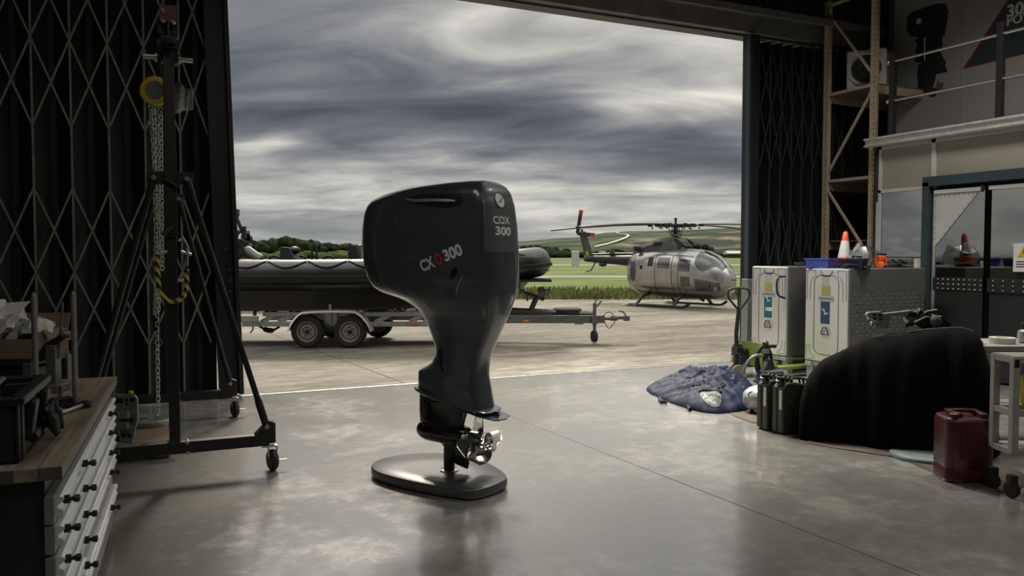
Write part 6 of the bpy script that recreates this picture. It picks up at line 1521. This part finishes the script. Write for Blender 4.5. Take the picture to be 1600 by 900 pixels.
SB = BVHTree.FromPolygons([v_.co.copy() for v_ in ob.data.vertices], [tuple(p.vertices) for p in ob.data.polygons])
def onbag(px, py, off=.004):
    o_ = Matrix.Rotation(YAW, 3, 'Z') @ (EYEV-oB); r = (Matrix.Rotation(YAW, 3, 'Z') @ ray(px, py)).normalized(); h = SB.ray_cast(o_, r)
    return (h[0]-r*off) if h[0] else None
def bagpatch(pts, name, m, off=.006, th=None):
    c = sum((Vector(p+(0,)) for p in pts), Vector())/len(pts); P = cat([p+(0,) for p in pts], 5, True); R = []
    for f_ in (1, .7, .4, .05):
        r_ = [onbag(c.x+(p.x-c.x)*f_, c.y+(p.y-c.y)*f_, off) for p in P]
        if any(q is None for q in r_): return None
        R.append(r_)
    a = MB(); a.rings(R, True); return a.build(name, m, bg_, sharp=180)
bagpatch([(1094, 615), (1104, 612), (1122, 612), (1127, 622), (1124, 634), (1116, 636), (1104, 630)], 'window_panel', 'pale_cloth')
for P_, r_ in (([(1068, 590), (1075, 592), (1083, 601), (1095, 601)], .008), ([(1092, 612), (1100, 609), (1112, 610), (1128, 612)], .010), ([(1010, 598), (1040, 588), (1062, 584)], .006), ([(1098, 594), (1110, 600), (1122, 606), (1133, 600)], .007)):
    q = [onbag(*p, .004) for p in P_]
    if all(q): a = MB(); a.tube(cat(q, 5), r_, 6); a.build('strap', 'rubber', bg_)
for P_ in ([(1030, 622), (1034, 628), (1042, 628)], [(1073, 632), (1078, 640), (1083, 634)]):
    q = [gb(*p, .02) for p in P_]; a = MB(); a.tube(q, .02, 6); a.build('strap_end', 'rubber', bg_)
# vacuum cleaner
vc = onz(1186, 645); t = thing('vacuum_cleaner', 'silver rounded vacuum cleaner between the blue bag and the olive jerrycans', 'vacuum cleaner', vc, -YAW+.3)
s_ = (vc-EYEV).dot(FW)/FOC
a = MB(); R = []
for x, hw_, z0, z1 in ((-.155,.03,.10,.17),(-.148,.07,.07,.20),(-.12,.11,.05,.235),(-.06,.14,.035,.265),(.02,.15,.03,.28),(.12,.15,.03,.27),(.20,.13,.04,.24),(.26,.09,.06,.19),(.275,.04,.09,.15)):
    R.append([Vector((x, hw_*math.copysign(abs(math.cos(q))**.75, math.cos(q)), (z0+z1)/2+(z1-z0)/2*math.copysign(abs(math.sin(q))**.75, math.sin(q)))) for q in [2*PI*i/24 for i in range(24)]])
a.rings(R, True); vb = a.build('body', 'silver_plastic', t, sharp=70)
a = MB(); a.lathe([(.01, .0), (.032, .004), (.040, .0), (.040, -.02)], (-.128, -.06, .20), (-1, -.6, .5), 20); a.build('hose_port', 'black_plastic', t)
a = MB(); a.tube(cat([(.03, -.14, .08), (.0, -.155, .17), (.03, -.13, .25), (.08, -.05, .283), (.1, .05, .28)], 4), .004, 6); a.build('lid_seam', 'black_plastic', t)
a = MB(); a.box((-.055, -.128, .155), (.055, .012, .05), None, -.12); a.build('label', 'label_blue', t, bevel=.003)
a = MB(); a.lathe([(.02, -.015), (.05, -.015), (.05, .015), (.02, .015)], (.12, -.12, .05), (0, 1, 0), 16); a.lathe([(.02, -.015), (.05, -.015), (.05, .015), (.02, .015)], (.12, .12, .05), (0, 1, 0), 16); a.cyl((-.08, 0, 0), (-.08, 0, .06), .025); a.build('wheels', 'black_plastic', t)
# olive jerrycans
jc0 = onz(1197, 677); jd = onz(1234, 684)-jc0
def jerry(loc, rz, label):
    t = thing('jerrycan', label, 'jerrycan', loc, rz, 'olive jerrycans beside the black cloth')
    # local: x = length (away from the viewer's left edge), y = thickness
    L4, W4, H4 = .345, .162, .47
    a = MB()
    for s_ in (-1, 1):
        out = [(.02, .0), (L4-.02, 0), (L4, .02), (L4, H4-.09), (L4-.05, H4-.04), (.12, H4-.01), (.05, H4-.01), (0, H4-.06), (0, .02)]
        a.prism(out, W4/2-.014, fr((0, (.006 if s_ > 0 else -W4/2+.008)+W4/2-.014, 0), (1, 0, 0), (0, 0, 1)))
    bo = a.build('shell', 'olive', t, bevel=.014, seg=3)
    a = MB(); a.prism([(.01, .01), (L4-.01, .01), (L4-.01, H4-.09), (.1, H4-.02), (.01, H4-.06)], .02, fr((0, .010, 0), (1, 0, 0), (0, 0, 1))); a.build('seam', 'black_paint', t)
    for s_ in (-1, 1):
        a = MB()
        for (p, q) in (((.07, .10), (L4-.07, H4-.16)), ((.07, H4-.16), (L4-.07, .10))): a.tube([(p[0], s_*(W4/2-.003), p[1]), (q[0], s_*(W4/2-.003), q[1])], .009, 8)
        a.build('pressed_cross', 'olive', t)
    for yy in (-.052, 0, .052):
        a = MB(); a.tube(cat([(.10, yy, H4-.02), (.11, yy, H4+.02), (.15, yy, H4+.028), (.25, yy, H4+.015), (.285, yy, H4-.0), (.30, yy, H4-.05)], 4), .010, 8); a.build('handle_bar', 'olive', t)
    a = MB(); a.cyl((.045, 0, H4-.03), (.02, 0, H4+.02), .034); a.box((.035, 0, H4+.026), (.06, .07, .018), None, 0, .3); a.box((.075, 0, H4+.012), (.05, .03, .02)); a.build('cap', 'black_paint', t, bevel=.004)
    a = MB(); a.box((-.003, -.045, .31), (.003, .035, .17)); a.build('paper_label', 'paper', t)
    return t
jrz = -.05
j1 = Vector((jc0.x, jc0.y-.075, 0))
jy = Vector((5.14, 5.62, 0))
jerry((jy.x, jy.y, 0), jrz, 'olive jerrycan nearest the silver vacuum cleaner, left of the pair'); jerry((jy.x+.01, jy.y-.185, 0), jrz, 'olive jerrycan next to the black cloth, right of the pair')
# ============================================================ BLACK CLOTH OVER MACHINERY
o0 = onz(1268, 690); o1 = onz(1500, 716); cdv = o1-o0; CL = cdv.length; crz = math.atan2(cdv.y, cdv.x)
cl = thing('covered_machine', 'bulky machine hidden under a black cloth between the jerrycans and red canister', 'covered machine', o0, crz)
CI = (Matrix.Translation(o0) @ Matrix.Rotation(crz, 4, 'Z')).inverted()
def sil(px, py, yy=.40):
    o_ = CI @ EYEV; r = CI.to_3x3() @ ray(px, py); k = (yy-o_.y)/r.y; p = o_+r*k; return (p.x, p.z)
PS = [sil(*q) for q in ((1262, 600), (1268, 580), (1285, 560), (1320, 545), (1350, 533), (1380, 525), (1420, 520), (1460, 515), (1500, 514), (1525, 522), (1540, 545), (1550, 580))]
PS = [(x, z) for x, z in PS]
x0_, x1_ = PS[0][0], PS[-1][0]
NX, NY = 70, 46
Dp = .95
R = []
for i in range(NX+1):
    u_ = i/NX; x = x0_+(x1_-x0_)*u_; zt_ = lerp(PS, x); row = []
    tot = []
    # section: front hem up over the top and down behind
    for j in range(NY+1):
        v_ = j/NY; an = PI*v_
        y = .48-.46*math.copysign(abs(math.cos(an))**.75, math.cos(an)); z = zt_*abs(math.sin(an))**.42
        z = zt_*(1-abs(math.cos(an))**3.2)**.55
        nz = noise.noise(Vector((x*3.4, v_*1.6, 1.5))); nf = noise.noise(Vector((x*9, v_*2.0, 5)))
        y += .09*nz*(1 if v_ < .5 else .3)-(.06*nf if v_ < .5 else 0); z *= 1+.03*nz
        if v_ > .5: y += .25*0
        row.append(Vector((x+.02*nf, y, max(.004, z))))
    R.append(row)
for row, s_ in ((R[0], 1), (R[-1], -1)): pass
e0 = [Vector((p.x-.02, .5+(p.y-.5)*.85, p.z*.85)) for p in R[0]]; e1 = [Vector((p.x+.03, .5+(p.y-.5)*.8, p.z*.8)) for p in R[-1]]
e00 = [Vector((p.x-.0, .5+(p.y-.5)*.75, .005)) for p in R[0]]; e11 = [Vector((p.x+.07, .5+(p.y-.5)*.4, .005)) for p in R[-1]]
a = MB(); a.rings([e00, e0]+R+[e1, e11], True, None, True, False); a.build('cloth', 'cloth_black', cl, sharp=180)
a = MB(); a.box(((x0_+x1_)/2, .5, .12), ((x1_-x0_)*.7, .6, .22)); a.build('machine_base', 'black_paint', cl)
# cords over the cloth
for P_ in ([(1362, 538), (1378, 527), (1410, 520), (1440, 524), (1465, 516)], [(1440, 524), (1470, 514), (1500, 516), (1520, 530), (1535, 560)], [(1400, 522), (1430, 517), (1455, 520), (1480, 512)]):
    q = []
    for (px, py) in P_: x_, z_ = sil(px, py, .42); q.append((x_, .40, lerp(PS, x_)+.010))
    a = MB(); a.tube(cat(q, 5), .006, 6); a.build('cord', 'galv_dark', cl)
# grey clamp bracket resting on the cloth
sx_, sz_ = sil(1400, 532)
bt_ = CI.inverted() @ Vector((sx_, .46, lerp(PS, sx_)+.045))
t = thing('mounting_bracket', 'grey cut-out metal outboard mounting bracket resting on the black cloth', 'bracket', bt_, -YAW); t.rotation_euler = (0, 0, -YAW)
sb = (bt_-EYEV).dot(FW)/FOC
def mb(px, py): return ((px-1400)*sb, (532-py)*sb)
a = MB(); a.prism([mb(*q) for q in ((1350,510),(1353,506),(1372,505),(1376,508),(1420,503),(1428,506),(1432,513),(1445,522),(1447,530),(1438,532),(1424,524),(1415,514),(1402,511),(1388,512),(1386,524),(1384,531),(1368,530),(1363,526),(1366,520))], .05, fr((0, .02, 0), (1, 0, 0), (0, 0, 1))); a.build('plate', 'grey_green', t, bevel=.005)
for q in ((1362, 510), (1371, 511), (1362, 516), (1372, 517)):
    u_, v_ = mb(*q); a = MB(); a.box((u_, -.033, v_), (.03, .008, .018)); a.build('slot', 'black_paint', t)
u_, v_ = mb(1423, 510); a = MB(); a.prism([(u_-.05, v_-.015), (u_+.04, v_-.02), (u_+.02, v_+.02), (u_-.04, v_+.02)], .01, fr((0, -.028, 0), (1, 0, 0), (0, 0, 1))); a.build('slot', 'black_paint', t)
a = MB(); u_, v_ = mb(1356, 514); a.ball((u_, 0, v_), (.02, .03, .025), 10); u_, v_ = mb(1362, 524); a.ball((u_, 0, v_), (.02, .03, .02), 10); a.build('fittings', 'zinc', t)
sx_, sz_ = sil(1432, 520); b2 = CI.inverted() @ Vector((sx_+.04, .60, lerp(PS, sx_)-.01))
t = thing('drive_unit', 'black metal drive unit lying on the black cloth behind the grey bracket', 'machine part', b2, -YAW)
a = MB(); a.box((0, 0, .09), (.22, .14, .12), None, 0, .5); a.box((.12, 0, .06), (.12, .16, .12), None, 0, .7); a.cyl((-.14, 0, .08), (-.02, 0, .16), .05); a.tube([(-.18, -.05, .05), (-.10, -.06, .10), (0, -.06, .17), (.08, -.06, .18)], .02, 8); a.build('housing', 'black_paint', t, bevel=.008)
a = MB(); a.lathe([(.03, 0), (.05, .01), (.05, .03), (.03, .04)], (.05, -.09, .09), (0, -1, 0), 16); a.tube([(-.12, -.08, .08), (-.02, -.08, .13), (.03, -.08, .12)], .012, 8); a.build('fittings', 'galv_dark', t)
# floor sheets under the cloth
p = onz(1330, 706)
def sheet(name, label, cat_, pts, m, th=.006, seed=1):
    P = [onz(*q) for q in pts]; c = sum(P, Vector())/len(P); t = MB(); Q = cat([p_-c for p_ in P], 4, True)
    R = [[q+Vector((0, 0, .001)) for q in Q], [q+Vector((0, 0, th+.004*noise.noise(q*6))) for q in Q], [q*.5+Vector((0, 0, th+.008*abs(noise.noise(q*5+Vector((seed, 0, 0)))))) for q in Q]]
    t.rings(R, True); o = t.build(name, m, None, sharp=180); o.location = c; tag(o, label, cat_); return o
sheet('cardboard_sheet', 'flattened brown cardboard sheet on the floor under the black cloth', 'cardboard', [(1262, 690), (1300, 700), (1400, 716), (1480, 748), (1560, 770), (1600, 760), (1590, 735), (1500, 712), (1400, 690)], 'card_floor')
sheet('folded_dust_sheet', 'folded pale plastic dust sheet on the floor left of the red canister', 'dust sheet', [(1390, 712), (1420, 722), (1478, 728), (1478, 714), (1440, 706), (1400, 706)], 'teal_panel', .03)
sheet('cardboard_sheet', 'small brown card and strap on the floor beside the left olive jerrycan', 'cardboard', [(1140, 646), (1155, 654), (1190, 664), (1196, 655), (1175, 640), (1150, 640)], 'card_floor', .006)
# red canister
rc = onz(1518, 757); t = thing('canister', 'dark red plastic fuel canister standing on the floor at the right', 'canister', (rc.x, rc.y, 0), -YAW-.12)
sR = (rc-EYEV).dot(FW)/FOC; wR = 74*sR; hR = .50
a = MB(); R = []
for z, k_ in ((0, .92), (.012, .98), (.03, 1), (.09, 1), (.095, .975), (.105, .975), (.11, 1), (.40, 1), (.43, .985), (.45, .93), (.455, .88)):
    o_ = []
    for i in range(40):
        q = 2*PI*i/40; c_, s2 = math.cos(q), math.sin(q); o_.append(Vector((wR/2*k_*math.copysign(abs(c_)**.45, c_), .15+.15*k_*math.copysign(abs(s2)**.45, s2), z)))
    R.append(o_)
a.rings(R, True); cb_ = a.build('body', 'red_can', t, sharp=50)
a = MB(); a.box((-.07, .15, .47), (.05, .20, .035)); a.box((.10, .15, .47), (.05, .20, .035)); a.tube(cat([(-.10, .15, .45), (-.08, .15, .485), (0, .15, .492), (.06, .15, .485), (.09, .15, .45)], 4), .016, 8); a.build('handle', 'red_can', t, bevel=.01)
a = MB(); a.lathe([(.032, 0), (.034, .006), (.034, .03), (.028, .034)], (-.10, .06, .452), (0, 0, 1), 18); a.build('cap', 'red_can', t)
a = MB(); a.box((.0, -.004, .27), (.16, .004, .18)); a.build('moulded_panel', 'red_can', t, bevel=.001)
# pale leaning panel, bench and trolley at the right edge
p = onz(1540, 725); q = atd(1540, 590, (p-EYEV).dot(FW)+.2)
t = thing('leaning_panel', 'pale grey-green board leaning behind the red canister against the bench', 'board', (p.x+.15, p.y+.35, 0), -YAW)
a = MB(); a.prism([(-.26, 0), (.22, 0), (.20, .35), (.08, .62), (-.10, .74), (-.24, .74)], .02, fr((.02, .05, 0), (1, 0, 0), (0, .28, 1))); a.build('board', 'teal_panel', t, bevel=.004)
# white-topped bench
bz_ = 1.6-(560-398)*6.3/1250
c0_ = atd(1535, 575, 6.6); topz = atd(1535, 563, 6.6).z
t = thing('side_bench', 'grey metal bench with roll of tape on top, standing against the black door leaf', 'bench', (c0_.x, c0_.y, 0), -YAW)
zb2 = .86
zb2 = atd(1560, 532, 6.9).z
a = MB(); a.box((.45, .25, zb2-.03), (1.0, .62, .045)); a.build('top', 'grey_bench', t, bevel=.005)
for x in (.02, .90):
    for y in (-.02, .52): a = MB(); a.box((x, y, (zb2-.05)/2), (.05, .05, zb2-.05)); a.build('leg', 'grey_bench', t, bevel=.004)
a = MB(); a.box((.45, .25, zb2-.10), (.94, .54, .08)); a.build('apron_rail', 'grey_bench', t)
a = MB(); a.box((.45, .25, .30), (.90, .52, .03)); a.build('shelf', 'grey_bench', t)
BM = t.matrix_basis
q = BM @ Vector((.25, .15, zb2-.007)); tp_ = thing('tape_roll', 'white roll of tape lying on the grey side bench', 'tape roll', q)
a = MB(); a.rings([[Vector((r_*math.cos(2*PI*i/28), r_*math.sin(2*PI*i/28), z)) for i in range(28)] for r_, z in ((.10, 0), (.10, .05), (.05, .05), (.05, 0))], False, None, True, True, True); a.build('roll', 'paper', tp_, sharp=50)
q = BM @ Vector((.45, .18, zb2-.007)); tp_ = thing('tape_dispenser', 'grey hand dispenser at the right edge standing beside the tape roll', 'dispenser', q, -.3)
a = MB(); a.lathe([(.02, 0), (.045, .01), (.05, .05), (.045, .10), (.02, .115)], (0, 0, 0), (0, 0, 1), 18); a.build('body', 'silver_plastic', tp_)
a = MB(); a.cyl((0, 0, .11), (0, 0, .15), .012); a.box((.02, 0, .16), (.08, .03, .025)); a.build('nozzle', 'black_plastic', tp_, bevel=.004)
# square-tube trolley
tc0 = onz(1578, 780); 
t = thing('square_tube_trolley', 'pale grey square-tube trolley on black casters at the right edge', 'trolley', (tc0.x, tc0.y, 0), -YAW)
sT = (tc0-EYEV).dot(FW); zt2 = atd(1580, 558, sT).z; zb3 = atd(1580, 710, sT).z
for x in (.03, .62):
    for y in (.03, .24): 
        a = MB(); a.box((x, y, (zt2+zb3)/2), (.045, .045, zt2-zb3)); a.build('upright', 'grey_bench', t, bevel=.003)
        a = MB(); a.lathe([(.015, -.018), (.05, -.018), (.055, 0), (.05, .018), (.015, .018)], (x, y, .055), (1, .3, 0), 20); a.box((x, y, .12), (.05, .05, .06)); a.build('caster', 'rubber', t)
for z in (zt2-.02, zb3+.01, (zt2+zb3)/2-.05):
    a = MB(); a.box((.325, .03, z), (.60, .04, .04)); a.box((.325, .24, z), (.60, .04, .04)); a.box((.03, .135, z), (.04, .21, .04)); a.box((.62, .135, z), (.04, .21, .04)); a.build('crossbar', 'grey_bench', t, bevel=.003)
a = MB(); a.box((.325, .135, zt2-.0), (.62, .24, .012)); a.build('shelf', 'grey_bench', t)
a = MB(); a.box((.325, .135, zb3+.03), (.58, .22, .012)); a.build('shelf', 'grey_bench', t)
a = MB(); a.box((.028, .006, zt2-.04), (.03, .004, .05)); a.build('end_cap', 'black_paint', t)
qy = Vector((tc0.x, tc0.y, 0))+RT*.28+FH*.13
y_ = thing('yellow_container', 'yellow plastic container inside the pale square-tube trolley', 'container', (qy.x, qy.y, (zt2+zb3)/2-.03), -YAW)
a = MB(); R = []
for z, k_ in ((0, .9), (.02, 1), (.20, 1), (.24, .6), (.26, .3)): R.append([Vector((.12*k_*math.copysign(abs(math.cos(q))**.6, math.cos(q)), .09*k_*math.copysign(abs(math.sin(q))**.6, math.sin(q)), z)) for q in [2*PI*i/24 for i in range(24)]])
a.rings(R, True); a.build('body', 'yellow', y_); a = MB(); a.cyl((0, 0, .255), (0, 0, .285), .03); a.build('cap', 'black_plastic', y_)
